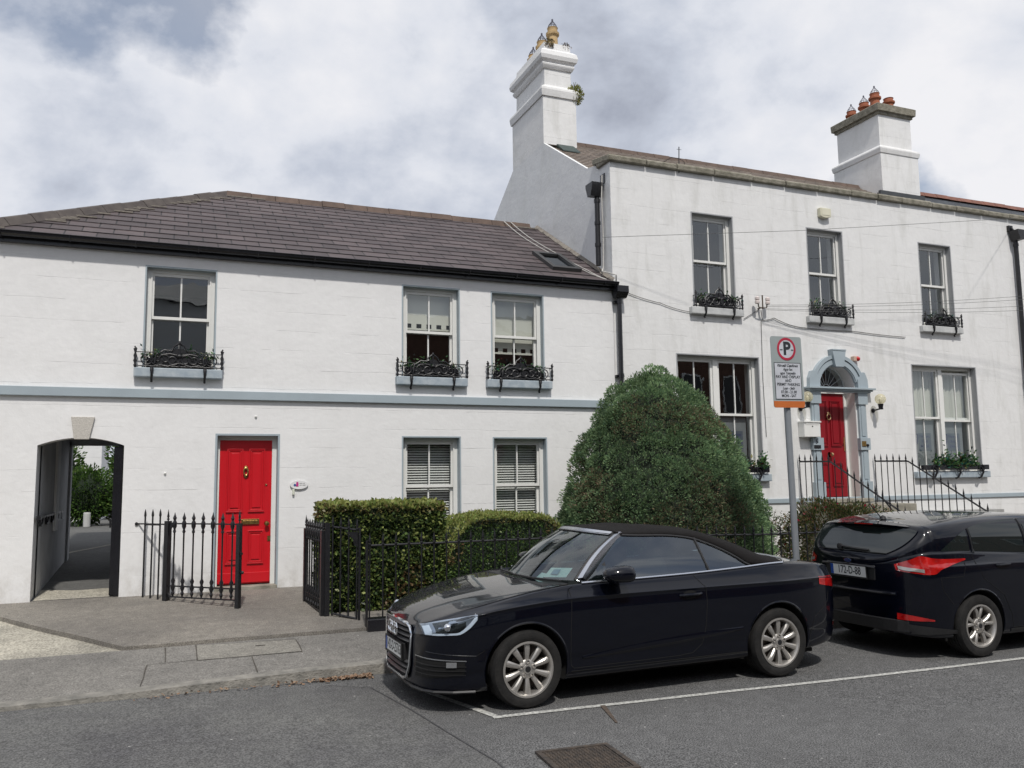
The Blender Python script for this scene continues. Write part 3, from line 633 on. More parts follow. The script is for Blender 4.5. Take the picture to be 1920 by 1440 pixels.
def panel_door(parent, x0, x1, z0, z1, y, mat, zs, kick=.16, name='door'):
    d = MB(); d.box(x0, x1, y, y + .05, z0, z1)
    cx = (x0 + x1) / 2; pw = (x1 - x0) / 2 - .14
    for (a, b) in zs:
        for xa in (x0 + .10, cx + .04):
            xb = xa + pw
            for k, off in enumerate((0, .022)):            # moulding steps
                fr2 = .018; yy = y - .022 + .010 * k
                d.box(xa + off, xb - off, yy, y - .0005 * (k + 1), a + off, a + off + fr2).box(xa + off, xb - off, yy, y - .0005 * (k + 1), b - off - fr2, b - off)
                d.box(xa + off, xa + off + fr2, yy, y - .0005 * (k + 1), a + off + fr2, b - off - fr2).box(xb - off - fr2, xb - off, yy, y - .0005 * (k + 1), a + off + fr2, b - off - fr2)
            d.box(xa + .055, xb - .055, y - .014, y - .003, a + .065, b - .065)
    if kick: d.box(x0 + .002, x1 - .002, y - .02, y - .001, z0 + .02, z0 + kick)
    return d.build(name, mat, parent, bevel=.003)
D1 = panel_door(LH, .705, 1.435, .44, 2.50, yd + .02, M['red'], [(.72, 1.20), (1.46, 2.38)])
yk = yd + .02
MB().box(1.02, 1.27, yk - .022, yk - .012, 1.285, 1.36).box(1.045, 1.245, yk - .027, yk - .022, 1.305, 1.34).build('letter_plate', M['brass'], D1, bevel=.003)
MB().lathe([(0, -.075), (.03, -.07), (.034, -.05), (.02, -.035), (.015, 0), (.035, .0)], (1.375, yk - .0, 1.29), 14, 'y').build('door_knob', M['brass'], D1, smooth=True)
k_ = MB().lathe([(0, -.028), (.028, -.02), (.03, 0)], (1.07, yk, 2.10), 12, 'y'); k_.lathe([(0, -.028), (.024, -.02), (.026, 0)], (1.07, yk, 1.98), 12, 'y'); k_.tube([(1.07 + .03 * math.cos(R(a)), yk - .035, 2.045 + .055 * math.sin(R(a))) for a in range(0, 360, 30)], .009, 6, closed=True); k_.build('door_knocker', M['brass'], D1, smooth=True)
MB().lathe([(0, -.012), (.014, -.010), (.017, 0)], (1.36, yk, 1.85), 12, 'y').build('spyhole', M['brassb'], D1)
MB().box(1.39, 1.432, yk - .01, yk - .001, 1.04, 1.11).build('lock_plate', M['brass'], D1)
# white oval plaque by the door
pq = thing('wall_plaque', (1.81, F, 1.84), 'white oval plaque with pink and blue emblem beside the bright red door', 'plaque')
ov = MB(); ov.prism([(1.81 + .13 * math.cos(R(a)), 1.845 + .068 * math.sin(R(a))) for a in range(0, 360, 12)], F - .03, F - .012)
ov.build('plate', pmat('plaque_white', (.75, .75, .75), .4), pq, bevel=.004)
pk = pmat('pink_enamel', (.50, .04, .22), .4); bl_ = pmat('blue_enamel', (.04, .10, .28), .4); gt_ = pmat('grey_lettering', (.25, .25, .25), .5)
e_ = MB(); e_.prism([(1.765, 1.82), (1.80, 1.82), (1.80, 1.87), (1.793, 1.884), (1.78, 1.888), (1.768, 1.88)], F - .034, F - .031); e_.build('emblem', pk, pq)
e_ = MB(); e_.prism([(1.748 + .018 * math.cos(R(a)), 1.84 + .018 * math.sin(R(a))) for a in range(0, 360, 30)], F - .034, F - .031); e_.build('emblem', bl_, pq)
for z, t_ in ((1.865, 'oooo oo'), (1.838, 'ooo oooo')):
    ln = MB()
    x = 1.815
    for ch in t_:
        if ch != ' ': ln.box(x, x + .007, F - .033, F - .031, z - .006, z + .006)
        x += .011
    ln.build('lettering', gt_, pq)
tg = MB(); tg.box(1.715, 1.745, F - .04, F - .001, 1.70, 1.785); tg.build('bell_push', pmat('cream_plastic', (.60, .62, .52), .4), pq, bevel=.006)
# small pipe stub on the wall
for n_, (x, z) in enumerate(((-.02, 2.03), (1.18, 2.84))):
    st_ = MB().ball((x, F - .012, z), .018, 10, 8).build('wall_vent', M['frame'], LH)
# ================================================================ right house
RH = thing('house', (12.5, F, .37), 'taller white house with stone coping, big chimneys and fanlight door', 'house')
XA, XB = 7.15, 26
ru = [(8.84, 9.735, 4.96, 6.735), (11.51, 12.385, 4.95, 6.71), (14.45, 15.345, 4.93, 6.69)]
rg_ = [(8.42, 10.20, 1.92, 4.075), (14.04, 15.83, 1.93, 4.095)]
dh = (11.575, 12.50, 1.40, 4.02)
ru2 = [(19.2, 20.1, 4.93, 6.69), (22.2, 23.1, 4.93, 6.69), (18.8, 20.5, 1.93, 4.08), (22.0, 23.7, 1.93, 4.08)]
wl = wall(XA, XB, .25, 7.49, ru + rg_ + ru2 + [dh], th=.42)
dcx, dr_ = (11.575 + 12.50) / 2, .4625
arcp = [(dcx + dr_ * math.cos(R(a)), 3.555 + dr_ * math.sin(R(a))) for a in range(180, -1, -9)]
wl.prism([(12.50, 4.02), (11.575, 4.02)] + [(x, min(z, 4.0199)) for x, z in arcp], F, F + .42)
for x in (17.6, 20.8): pass
wl.build('wall', M['wallR'], RH)
# gable wall (side), with sloping top and valley behind the parapet
gp = [(F + .001, .3), (20.6, .3), (20.6, 6.8), (17.31, 8.9), (15.598, 8.9), (13.68, 7.67), (13.33, 7.60), (F + .001, 7.49)]
gw = MB(); gw.xprism(gp, XA + .0005, XA + .07); gw.build('gable_wall', M['gable'], RH)
# chimney stacks
def moulded(mb, x0, x1, y0, y1, prof):
    n = len(prof)
    for (o0, z0), (o1, z1) in zip(prof, prof[1:]):
        a = [(x0 - o0, y0 - o0), (x1 + o0, y0 - o0), (x1 + o0, y1 + o0), (x0 - o0, y1 + o0)]; b = [(x0 - o1, y0 - o1), (x1 + o1, y0 - o1), (x1 + o1, y1 + o1), (x0 - o1, y1 + o1)]
        for i in range(4): j = (i + 1) % 4; mb.quad((*a[i], z0), (*a[j], z0), (*b[j], z1), (*b[i], z1))
    for (o_, z), fl_ in ((prof[0], 0), (prof[-1], 1)): mb.quad((x0 - o_, y0 - o_, z), (x1 + o_, y0 - o_, z), (x1 + o_, y1 + o_, z), (x0 - o_, y1 + o_, z))
def roundband(z0, z1, o_in0, o_in1, out_, n=6):
    return [(o_in0 + (out_ - o_in0) * math.sin(math.pi * (i / n) * .5) if i <= n // 2 else out_ * 1.0 - (out_ - o_in1) * (1 - math.cos(math.pi * .5 * ((i - n / 2) / (n / 2)))), z0 + (z1 - z0) * i / n) for i in range(n + 1)]
c1 = MB(); cx0, cx1, cy0, cy1 = XA, 7.93, 15.6, 17.31
prof = [(0, 8.901), (0, 9.96)] + roundband(9.96, 10.24, .03, -.07, .06) + [(-.075, 10.26), (-.08, 10.62)] + roundband(10.62, 10.74, -.05, -.03, 0, 4) + [(-.02, 10.76), (.03, 10.80), (.05, 10.88), (.03, 10.98), (-.03, 11.04), (-.07, 11.06), (-.09, 11.22)]
moulded(c1, cx0, cx1, cy0, cy1, prof)
bmx = c1.build('chimney', M['wallR'], RH, smooth=True, sharp=25)
c2 = MB(); prof = [(0, 8.0), (0, 10.0)] + roundband(10.0, 10.22, .02, -.08, .05) + [(-.09, 10.24), (-.09, 11.06), (-.045, 11.062), (-.045, 11.13), (.01, 11.132), (.02, 11.30), (.0, 11.32)]
moulded(c2, 16.53, 17.80, 15.6, 17.22, prof[:-5]); ch2 = c2.build('chimney', M['wallR'], RH, smooth=True, sharp=25)
c3 = MB(); moulded(c3, 16.53, 17.80, 15.6, 17.22, prof[-5:]); c3.build('chimney_cap', M['coping'], ch2)
terr = pmat('terracotta_pot', (.33, .11, .055), .8, .15, 8); buff = pmat('buff_pot', (.48, .34, .17), .8, .2, 8); wire = pmat('wire_guard', (.10, .10, .13), .5)
def pot(par, x, y, z, h, mat, cowl=True, r=.125, nm='chimney_pot'):
    p = MB(); p.lathe([(r * .96, 0), (r * .86, h * .62), (r * 1.16, h * .66), (r * 1.18, h * .76), (r * .90, h * .80), (r * .86, h * .95), (r * .96, h), (r * .75, h), (r * .7, h * .3)], (x, y, z), 18)
    o = p.build(nm, mat, par, smooth=True)
    if cowl:
        c = MB()
        for i in range(8):
            a = 2 * math.pi * i / 8; c.tube([(x + r * .88 * math.cos(a), y + r * .88 * math.sin(a), z + h - .01), (x + r * .66 * math.cos(a), y + r * .66 * math.sin(a), z + h + .07), (x, y, z + h + .19)], .006, 4)
        c.tube([(x + r * .75 * math.cos(R(a)), y + r * .75 * math.sin(R(a)), z + h + .05) for a in range(0, 360, 30)], .006, 4, closed=True)
        c.lathe([(.02, 0), (.022, .03), (0, .05)], (x, y, z + h + .18), 8); c.build('cowl', wire, o)
for y, h in ((15.93, .50), (16.50, .47), (16.98, .38)): pot(bmx, 7.56, y, 11.2, h, buff)
for x, y, h, cw in ((16.85, 15.98, .46, 1), (17.32, 15.98, .40, 0), (16.95, 16.45, .42, 1), (17.0, 16.95, .40, 1)): pot(ch2, x, y, 11.30, h, terr, cw, .135)
# roofs
s32 = (9.35 - 7.55) / (16.45 - 13.5); uy2 = Vector((0, 16.45 - 13.1, (16.45 - 13.1) * s32)); sl2 = uy2.length; uyn = uy2.normalized(); z131 = 9.35 - uy2.z
rr = MB(); slated(rr, Vector((0, 13.1, z131)), ux, uyn, lambda v: (XA + .07, 17.0), 20, sl2 / 20)
ro = rr.build('roof', M['slateB'], RH, uvf=lambda x, y, z: (x, (y - 13.1) * uyn.y + (z - z131) * uyn.z))
MB().quad((XA + .07, 16.45, 9.345), (17.0, 16.45, 9.345), (17.0, 20.2, 7.1), (XA + .07, 20.2, 7.1)).build('rear_roof', M['slateB'], RH)
rg = MB(); ridge_run(rg, (XA + .5, 16.45, 9.35), (17.0, 16.45, 9.35), .45, .13, .06); rg.build('ridge_tiles', M['ridgebrown'], ro)
rr = MB(); slated(rr, Vector((0, 13.1, z131 + .02)), ux, uyn, lambda v: (17.0, XB), 20, sl2 / 20)
ro2 = rr.build('roof', M['slateC'], RH, uvf=lambda x, y, z: (x, (y - 13.1) * uyn.y + (z - z131) * uyn.z))
rg = MB(); ridge_run(rg, (17.9, 16.45, 9.43), (XB, 16.45, 9.43), .45, .14, .07); rg.build('ridge_tiles', M['ridgered'], ro2)
ff = MB(); ff.box(16.35, 16.62, 13.4, 16.4, 7.4, 7.5)
fa = MB(); fa.xprism([(15.55, 8.83), (15.62, 8.78), (15.62, 8.98), (15.55, 8.98)], 16.4, 17.9); fa.xprism([(14.9, 8.43), (15.62, 8.87), (15.62, 8.93), (14.9, 8.49)], 16.36, 16.52)
fa.build('flashing', pmat('lead_flashing', (.05, .055, .06), .6, .2), ro)
fa = MB(); fa.xprism([(15.28, 8.66), (15.6, 8.86), (15.6, 8.93), (15.28, 8.68)], XA + .30, XA + .70); fa.build('flashing', pmat('green_copper', (.04, .06, .055), .6, .3, 20), ro)
# parapet coping, block by block
cp = MB(); x = XA - .05
while x < XB:
    wdd = rnd.uniform(.62, .95); h = .125 + rnd.uniform(-.012, .012); y0 = F - .07 + rnd.uniform(-.012, .01)
    cp.xprism([(y0, 7.492), (y0 - .01, 7.492 + h * .7), (y0 + .03, 7.492 + h), (F + .42, 7.492 + h + .02), (F + .42, 7.492)], x, x + wdd - .018); x += wdd
yy = F - .06
cp.xprism([(F - .05, 7.494), (13.35, 7.60), (13.38, 7.72), (F - .05, 7.60)], XA - .06, XA + .30)
cp.build('coping', M['coping'], RH, bevel=.015)
MB().box(XA, XB, F - .028, F - .0005, 1.375, 1.46).build('plinth_band', M['bluegrey'], RH, bevel=.008)
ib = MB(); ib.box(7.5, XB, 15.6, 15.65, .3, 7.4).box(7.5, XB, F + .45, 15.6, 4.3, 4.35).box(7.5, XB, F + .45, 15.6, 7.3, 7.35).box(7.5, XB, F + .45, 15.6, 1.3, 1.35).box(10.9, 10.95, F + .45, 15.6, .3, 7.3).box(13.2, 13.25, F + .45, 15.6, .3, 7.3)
ib.build('interior', M['dark2'], RH)
for h in ru: sash_window(RH, *h, M['stonegrey'], ('curtain', 6.0) if h[0] > 100 else None, rec=.11, sillm=M['sillstone'])
for h in ru2: sash_window(RH, *h, M['stonegrey'], None, rec=.11, sillm=M['sillstone'], halves=2 if h[1] - h[0] > 1.2 else 1)
W1 = sash_window(RH, *rg_[0], M['stonegrey'], None, rec=.12, halves=2, sillm=M['sillgrey'])
W2 = sash_window(RH, *rg_[1], M['stonegrey'], ('curtain', 3.0), rec=.12, halves=2, drop=(0, .05), sillm=M['sillgrey'])
dk = pmat('window_film', (.17, .185, .195), .5); dk2 = pmat('text_panel_film', (.08, .10, .13), .5); db = pmat('window_lettering', (.02, .03, .12), .4)
def film(W, cx, zc, lines, tooth=True):
    MB().box(cx - .20, cx + .45, F + .225, F + .2265, 1.97, 2.97).build('window_film', dk, W); MB().box(cx + .02, cx + .37, F + .2235, F + .2248, zc - .27, zc + .10).build('text_panel', dk2, W)
    for i, t_ in enumerate(lines): text_obj('lettering', t_, db, W, (cx + .19, F + .222, zc + .03 - i * .10), .085)
    if tooth:
        pts = [(-.14, .06), (-.12, .09), (-.08, .085), (-.05, .07), (-.02, .085), (.01, .08), (.025, .05), (.02, 0), (.01, -.06), (-.01, -.13), (-.035, -.12), (-.05, -.05), (-.075, -.05), (-.09, -.12), (-.115, -.12), (-.13, -.04)]
        MB().tube([(cx + a * 1.0 - .02, F + .222, zc + .0 + b) for a, b in pts], .010, 5, closed=True).build('tooth_emblem', db, W)
film(W2, 14.32, 2.62, ('Merrion', 'Road', 'Dental')); film(W2, 15.14, 2.62, ('Merrion', 'Road', 'Dental')); film(W1, 9.58, 2.62, ('Merrion', 'Road', 'Dental'), False)
# doorway
bg = M['bluegrey']; ds = MB(); yo = F - .06
for sx in (-1, 1):
    inn = dcx + sx * .46; outr = dcx + sx * .70
    a, b = min(inn, outr), max(inn, outr)
    ds.box(a, b, F - .09, F - .0005, 1.35, 1.75)                       # base block
    ds.box(a + .03, b - .03, F - .05, F - .0005, 1.75, 3.25)            # shaft
    ds.box(a + .075, b - .075, F - .062, F - .051, 1.80, 2.33).box(a + .075, b - .075, F - .062, F - .051, 2.63, 3.22)
    ds.box(a - .005, b + .005, F - .085, F - .0005, 2.36, 2.59)         # middle block
    ds.box(a, b, F - .08, F - .0005, 3.25, 3.47)                       # capital block
    p = [(dcx + sx * .47, 3.57), (dcx + sx * .725, 3.57), (dcx + sx * .715, 3.74), (dcx + sx * .655, 3.875), (dcx + sx * .61, 3.885), (dcx + sx * .47, 3.74)]
    ds.prism(p if sx > 0 else p[::-1], F - .09, F - .0005)
nA = 24
for i in range(nA):
    a0, a1 = R(16 + (148) * i / nA), R(16 + 148 * (i + 1) / nA)
    for (ri, ro_, dd) in ((.455, .60, .05), (.475, .565, .066), (.585, .655, .085)):
        q = [(dcx + r * math.cos(a), 3.555 + r * math.sin(a)) for r, a in ((ri, a0), (ro_, a0), (ro_, a1), (ri, a1))]; ds.prism(q, F - dd, F - .0005)
ds.prism([(dcx - .10, 3.97), (dcx + .10, 3.97), (dcx + .165, 4.285), (dcx - .165, 4.285)], F - .13, F - .0005)
ds.box(dcx - .17, dcx + .17, F - .14, F - .0005, 4.286, 4.31)
ds.build('door_surround', bg, RH)
co = MB(); co.box(dcx - .80, dcx + .84, F - .17, F - .0005, 3.53, 3.565).box(dcx - .76, dcx + .80, F - .13, F - .0005, 3.50, 3.529).box(dcx - .73, dcx + .77, F - .10, F - .0005, 3.472, 3.499)
co.build('cornice', bg, RH, bevel=.004)
yd2 = F + .24
fr = MB(); fr.box(11.576, 11.64, yd2, yd2 + .1, 1.41, 3.50).box(12.43, 12.499, yd2, yd2 + .1, 1.41, 3.50).box(11.576, 12.499, yd2 - .02, yd2 + .12, 3.48, 3.56)
fr.box(12.491, 12.497, F + .0, yd2, 1.41, 3.50).box(11.578, 11.584, F, yd2, 1.41, 3.5); fr.build('door_frame', M['frame'], RH)
fa = MB()
for i in range(9):
    a = R(12 + 156 * i / 8); fa.tube([(dcx + .10 * math.cos(a), yd2 + .03, 3.565 + .10 * math.sin(a)), (dcx + .44 * math.cos(a), yd2 + .03, 3.565 + .44 * math.sin(a))], .006, 5)
fa.tube([(dcx + .10 * math.cos(R(a)), yd2 + .03, 3.565 + .10 * math.sin(R(a))) for a in range(0, 181, 15)], .008, 5)
fa.tube([(dcx + .445 * math.cos(R(a)), yd2 + .03, 3.565 + .445 * math.sin(R(a))) for a in range(0, 181, 10)], .016, 6)
fan = fa.build('fanlight', M['trimgrey'], RH)
fp = MB(); fp.add([(dcx + .44 * math.cos(R(a)), yd2 + .04, 3.565 + .44 * math.sin(R(a))) for a in range(0, 181, 10)], [tuple(range(19))]); fp.build('pane', M['glass'], fan)
D2 = panel_door(RH, 11.64, 12.43, 1.46, 3.48, yd2 + .02, M['red2'], [(1.66, 2.12), (2.44, 3.34)], kick=0)
MB().box(11.45, 12.62, F - .22, F + .4, 1.36, 1.435).build('door_step', M['stone'], RH, bevel=.012)
y2 = yd2 + .02
MB().lathe([(0, -.085), (.036, -.08), (.042, -.055), (.022, -.035), (.02, 0), (.05, 0)], (12.02, y2, 2.28), 16, 'y').build('door_knob', M['brassb'], D2, smooth=True)
k_ = MB(); k_.tube([(12.02 + .045 * math.cos(R(a)), y2 - .035, 3.02 + .06 * math.sin(R(a))) for a in range(0, 360, 30)], .012, 6, closed=True); k_.lathe([(0, -.05), (.03, -.03), (.03, 0)], (12.02, y2, 3.09), 12, 'y'); k_.build('door_knocker', M['brassb'], D2, smooth=True)
MB().box(12.385, 12.42, y2 - .012, y2, 2.35, 2.62).tube([(12.40, y2 - .03, 2.52), (12.33, y2 - .05, 2.52)], .012, 6).build('door_handle', M['brassb'], D2)
# steps and landing
stp = MB(); stp.box(11.0, 12.87, 11.82, F - .001, .2, 1.345); 
for i in range(6): stp.box(11.03, 12.84, 11.82 - .26 * (i + 1), 11.82 - .26 * i - .001, .1, 1.345 - .165 * (i + 1))
sto = stp.build('steps', M['stone'], RH, bevel=.012)
# basement window box to the right (grey timber top)
bw_ = MB(); bw_.box(14.05, 15.9, F - .30, F - .001, .4, 1.08).box(14.0, 15.95, F - .34, F - .001, 1.081, 1.14); bw_.build('meter_housing', pmat('weathered_timber', (.30, .30, .29), .8, .15, 10, .3, 40), RH)
# downpipes and rainwater heads
def pipe(x, y, ztop, zbot, side, nm='downpipe', worn=True):
    q = MB()
    if side == 'front':
        q.prism([(x - .13, ztop), (x + .13, ztop), (x + .13, ztop - .05), (x + .06, ztop - .22), (x - .06, ztop - .22), (x - .13, ztop - .05)], y - .17, y + .05)
    else:
        q.xprism([(y - .13, ztop), (y + .13, ztop), (y + .13, ztop - .06), (y + .06, ztop - .24), (y - .06, ztop - .24), (y - .13, ztop - .06)], x - .16, x + .06)
    q.tube([(x, y, ztop - .2), (x, y, zbot)], .046, 12)
    for z in (ztop - .34, (ztop + zbot) / 2, zbot + .35): q.tube([(x, y, z), (x, y, z + .06)], .056, 12)
    return q.build(nm, M['iron'], RH, smooth=True)
pipe(7.05, 13.12, 7.16, 5.66, 'side'); pipe(17.28, F - .08, 7.20, .4, 'front')
MB().box(7.135, 7.152, 12.98, 13.14, 7.16, 7.34).build('wall_hole', M['black'], RH)
MB().box(17.13, 17.25, F - .06, F - .001, 7.20, 7.33).tube([(17.18, F - .05, 7.28), (17.30, F - .12, 7.12)], .03, 8).build('overflow_spout', M['iron'], RH)
# ================================================================ ironwork
def spear(h, r=.008, kind='spear', n=7):
    q = MB(); q.lathe([(r, 0), (r, h)], (0, 0, 0), n)
    if kind == 'spear': q.lathe([(r, h), (r * 2.0, h + .008), (r * 2.0, h + .02), (r * 1.1, h + .028), (r * 1.9, h + .05), (r * 1.2, h + .085), (0, h + .15)], (0, 0, 0), n)
    if kind == 'point': q.lathe([(r, h), (r * 1.5, h + .02), (r * 1.1, h + .06), (0, h + .11)], (0, 0, 0), n)
    return q
def railing(t, base, top, n, kind='spear', r=.008, rail=(.014, .008), low=None, skip_ends=False, h_over=.0):
    """base/top: functions s->world point (s in 0..1); bars stand plumb between them; one mesh per bar"""
    pts = [Vector(top(i / 24)) for i in range(25)]
    MB().tube(pts, rail[0], 4).build('top_rail', M['iron'], t)
    if low is not None: MB().tube([Vector(base(i / 12)) + Vector((0, 0, low)) for i in range(13)], rail[0], 4).build('bottom_rail', M['iron'], t)
    cache = {}
    for i in range(n):
        s_ = (i + (.5 if skip_ends else 0)) / (n if skip_ends else max(1, n - 1)); b = Vector(base(s_)); tp = Vector(top(s_)); h = round((tp.z - b.z + h_over), 2)
        if h not in cache:
            o = spear(h, r, kind).build('baluster', M['iron'], None, smooth=True, sharp=40); o.parent = t; cache[h] = o
        else:
            o = cache[h].copy(); COL.objects.link(o); o.parent = t
        o.location = b - OFF[t.name]
lerp = lambda a, b: (lambda s: tuple(x + (y - x) * s for x, y in zip(a, b)))
# short wing railing from the wall to the gate post
A_, B_ = (-.36, F - .01), (.02, 12.36)
t = thing('railing', (A_[0], A_[1], .36), 'short run of thin spiked black railing between the wall and the open gate', 'railing', 'black iron railings')
railing(t, lerp((-.25, 12.68, .36), (-.06, 12.46, .345)), lerp((-.25, 12.68, 1.34), (-.06, 12.46, 1.34)), 3, 'point', .012, h_over=.10)
MB().tube([(A_[0], A_[1] + .03, 1.345), (B_[0], B_[1], 1.345)], .011, 6).lathe([(.022, -.01), (.022, .01), (.012, .015)], (A_[0], A_[1], 1.345), 10, 'y').build('wall_rail', M['iron'], t)
# gate: modelled along +X in its own frame, then swung open
def make_gate(loc, rz, label, W, zfix):
    g_ = thing('gate', loc, label, 'gate', 'black iron garden gates', local=True, rz=rz)
    MB().box(-.035, .035, -.035, .035, -.05, 1.02).prism([(.035, 1.0), (.15, 1.0), (.10, .97), (.06, .92), (.035, .80)], -.012, .012).prism([(.035, .02), (.10, .02), (.035, .08)], -.012, .012).build('hinge_post', M['iron'], g_, bevel=.004)
    MB().box(W - .03, W + .025, -.028, .028, -.10, 1.0).ball((W + .06, 0, .38), .022).box(W + .02, W + .05, -.008, .008, .372, .388).box(W + .025, W + .05, -.015, .015, .60, .63).build('latch_stile', M['iron'], g_)
    for z, nm in ((.985, 'top_rail'), (.17, 'lower_rail'), (.03, 'bottom_rail')):
        MB().box(.035, W - .03, -.010, .010, z - .008, z + .010).build(nm, M['iron'], g_)
    q = MB(); q.lathe([(.011, .03), (.011, .05), (.024, .08), (.014, .11), (.029, .15), (.015, .2), (.027, .24), (.012, .28), (.010, .55), (.011, .86), (.022, .88), (.013, .91), (.028, .95), (.028, 1.0), (.015, 1.03), (.025, 1.06), (.013, 1.09), (0, 1.14)], (0, 0, 0), 8)
    b0 = q.build('baluster', M['iron'], g_, smooth=True)
    n = 7
    for i in range(n):
        b = b0 if i == 0 else copy_part(b0); b.location = (.035 + (W - .065) * (i + .5) / n, 0, 0)
    q = spear(.05, .009); o = q.build('finial', M['iron'], g_, smooth=True); o.location = (W, 0, .98)
    o = copy_part(o); o.location = (0, 0, .98)
    return g_
make_gate((.04, 12.35, .37), math.atan2(-.86, .86), 'black iron garden gate standing open in front of the bright red door', 1.20, 0)
make_gate((1.82, 10.69, .27), math.atan2(.95, -.06), 'black iron garden gate folded back end-on beside the square hedge', 1.0, 0)
# corner post & panel railings in front of the hedges
t = thing('railing', (1.85, 10.66, .24), 'black spiked railing panel on a low bar before the square hedge', 'railing', 'black iron railings')
railing(t, lerp((1.92, 10.62, .27), (2.16, 10.33, .23)), lerp((1.92, 10.62, 1.33), (2.16, 10.33, 1.30)), 4, 'spear', .010, low=.02)
MB().box(1.83, 1.89, 10.62, 10.68, .2, 1.38).build('corner_post', M['iron'], t)
MB().box(2.17, 2.195, 10.28, 10.305, .2, 1.33).prism([(2.02, 1.28), (2.165, 1.28), (2.165, 1.10), (2.12, 1.12), (2.10, 1.2)], 10.30, 10.31).build('end_post', M['iron'], t)
t = thing('railing', (6, 9.9, .18), 'long black spiked railing on a black plinth behind the parked cars', 'railing', 'black iron railings')
MB().box(2.18, 9.7, 9.80, 9.98, .10, .315).build('plinth', M['black'], t, bevel=.01)
zt = lambda s: 1.14 - .08 * max(0, min(1, (s * 7.5 - 2.6) / 3.2))
railing(t, lerp((2.22, 9.9, .3), (9.7, 9.9, .3)), lambda s: (2.22 + 7.48 * s, 9.9, zt(s)), 49, 'spear', .0095, rail=(.012, .01))
MB().box(2.175, 2.20, 9.885, 9.915, .2, 1.2).build('end_post', M['iron'], t)
t = thing('railing', (14, 9.9, .18), 'black spiked railing to the right of the stone steps', 'railing', 'black iron railings')
MB().box(12.9, 18.5, 9.80, 9.98, .10, .315).build('plinth', M['black'], t, bevel=.01)
railing(t, lerp((12.95, 9.9, .3), (18.45, 9.9, .3)), lerp((12.95, 9.9, 1.08), (18.45, 9.9, 1.08)), 37, 'spear', .0095, rail=(.012, .01))
# stair railings: level over the landing, then raked down the steps
for X_, lab in ((11.0, 'black raked stair railing crossing in front of the deep red door'), (12.85, 'black raked stair railing right of the deep red door')):
    t = thing('stair_railing', (X_, 12.7, 1.35), lab, 'railing', 'black stair railings')
    y_end = 10.34
    def tp(s, X_=X_):
        y = 12.74 + (y_end - 12.74) * s; return (X_, y, 2.14 - (0 if y > 11.95 else (11.95 - y) * .535) - (.02 * max(0, (12.7 - y))))
    def bs(s, X_=X_):
        y = 12.74 + (y_end - 12.74) * s; zb = 1.345 if y > 11.82 else 1.345 - .165 * (int((11.82 - y) / .26) + 1); return (X_, y, max(.3, zb))
    railing(t, bs, tp, 17, 'spear', .009, rail=(.016, .01))
    MB().tube([(X_, y_end, tp(1)[2]), (X_, y_end - .06, tp(1)[2] - .05), (X_, y_end - .05, tp(1)[2] - .12)], .02, 8).tube([(X_, y_end, .3), (X_, y_end, tp(1)[2])], .018, 8).build('newel', M['iron'], t)
    if X_ < 12: MB().tube([(X_, 10.75, 1.45), (X_ + .05, 10.55, 1.20), (X_ + .1, 10.4, 1.1)], .012, 6).build('brace', M['iron'], t)
# ------------------------------------------------ window boxes (cast iron cradle + plants)
def ring_pts(cx, cz, r, a0, a1, n, k=1.0): return [(cx + r * (1 - (1 - k) * i / n) * math.cos(R(a0 + (a1 - a0) * i / n)), cz + r * (1 - (1 - k) * i / n) * math.sin(R(a0 + (a1 - a0) * i / n))) for i in range(n + 1)]
def np_leaves(name, pos, nrm, size, cols, mat, parent=None, aspect=.55, up=.35, spread=.8, seed=1, world=True, bend=.0):
    rg_ = np.random.RandomState(seed); n = len(pos); pos = np.asarray(pos, float).copy(); nrm = np.asarray(nrm, float)
    d = nrm + rg_.normal(0, spread, (n, 3)); d[:, 2] += up; d /= np.linalg.norm(d, axis=1)[:, None] + 1e-9     # leaf axis
    u = np.cross(d, rg_.normal(0, 1, (n, 3))); u /= np.linalg.norm(u, axis=1)[:, None] + 1e-9
    sz = np.asarray(size) * rg_.uniform(.65, 1.25, n) if np.ndim(size) == 0 else size
    L_ = d * sz[:, None]; W_ = u * (sz * aspect * .5)[:, None]
    if parent: pos -= np.array(root_off(parent))
    V = np.empty((n, 4, 3)); V[:, 0] = pos; V[:, 1] = pos + L_ * .5 + W_; V[:, 2] = pos + L_; V[:, 3] = pos + L_ * .5 - W_
    me = bpy.data.meshes.new(name); me.vertices.add(n * 4); me.vertices.foreach_set('co', V.ravel())
    me.loops.add(n * 4); me.loops.foreach_set('vertex_index', np.arange(n * 4, dtype=np.int32))
    me.polygons.add(n); me.polygons.foreach_set('loop_start', np.arange(0, n * 4, 4, dtype=np.int32)); me.polygons.foreach_set('loop_total', np.full(n, 4, dtype=np.int32))
    me.update(calc_edges=True)
    at = me.color_attributes.new('leafcol', 'FLOAT_COLOR', 'CORNER')
    c = np.ones((n, 4, 4)); c[:, :, :3] = np.asarray(cols)[:, None, :]; at.data.foreach_set('color', c.ravel())
    me.materials.append(mat); o = bpy.data.objects.new(name, me); COL.objects.link(o); OFF[o.name] = root_off(parent)
    if parent: o.parent = parent
    return o
def pal(rg_, n, cols, wts, jit=.25):
    cols = np.array(cols); k = rg_.choice(len(cols), n, p=np.array(wts) / sum(wts)); c = cols[k] * rg_.uniform(1 - jit, 1 + jit, (n, 1)); return c
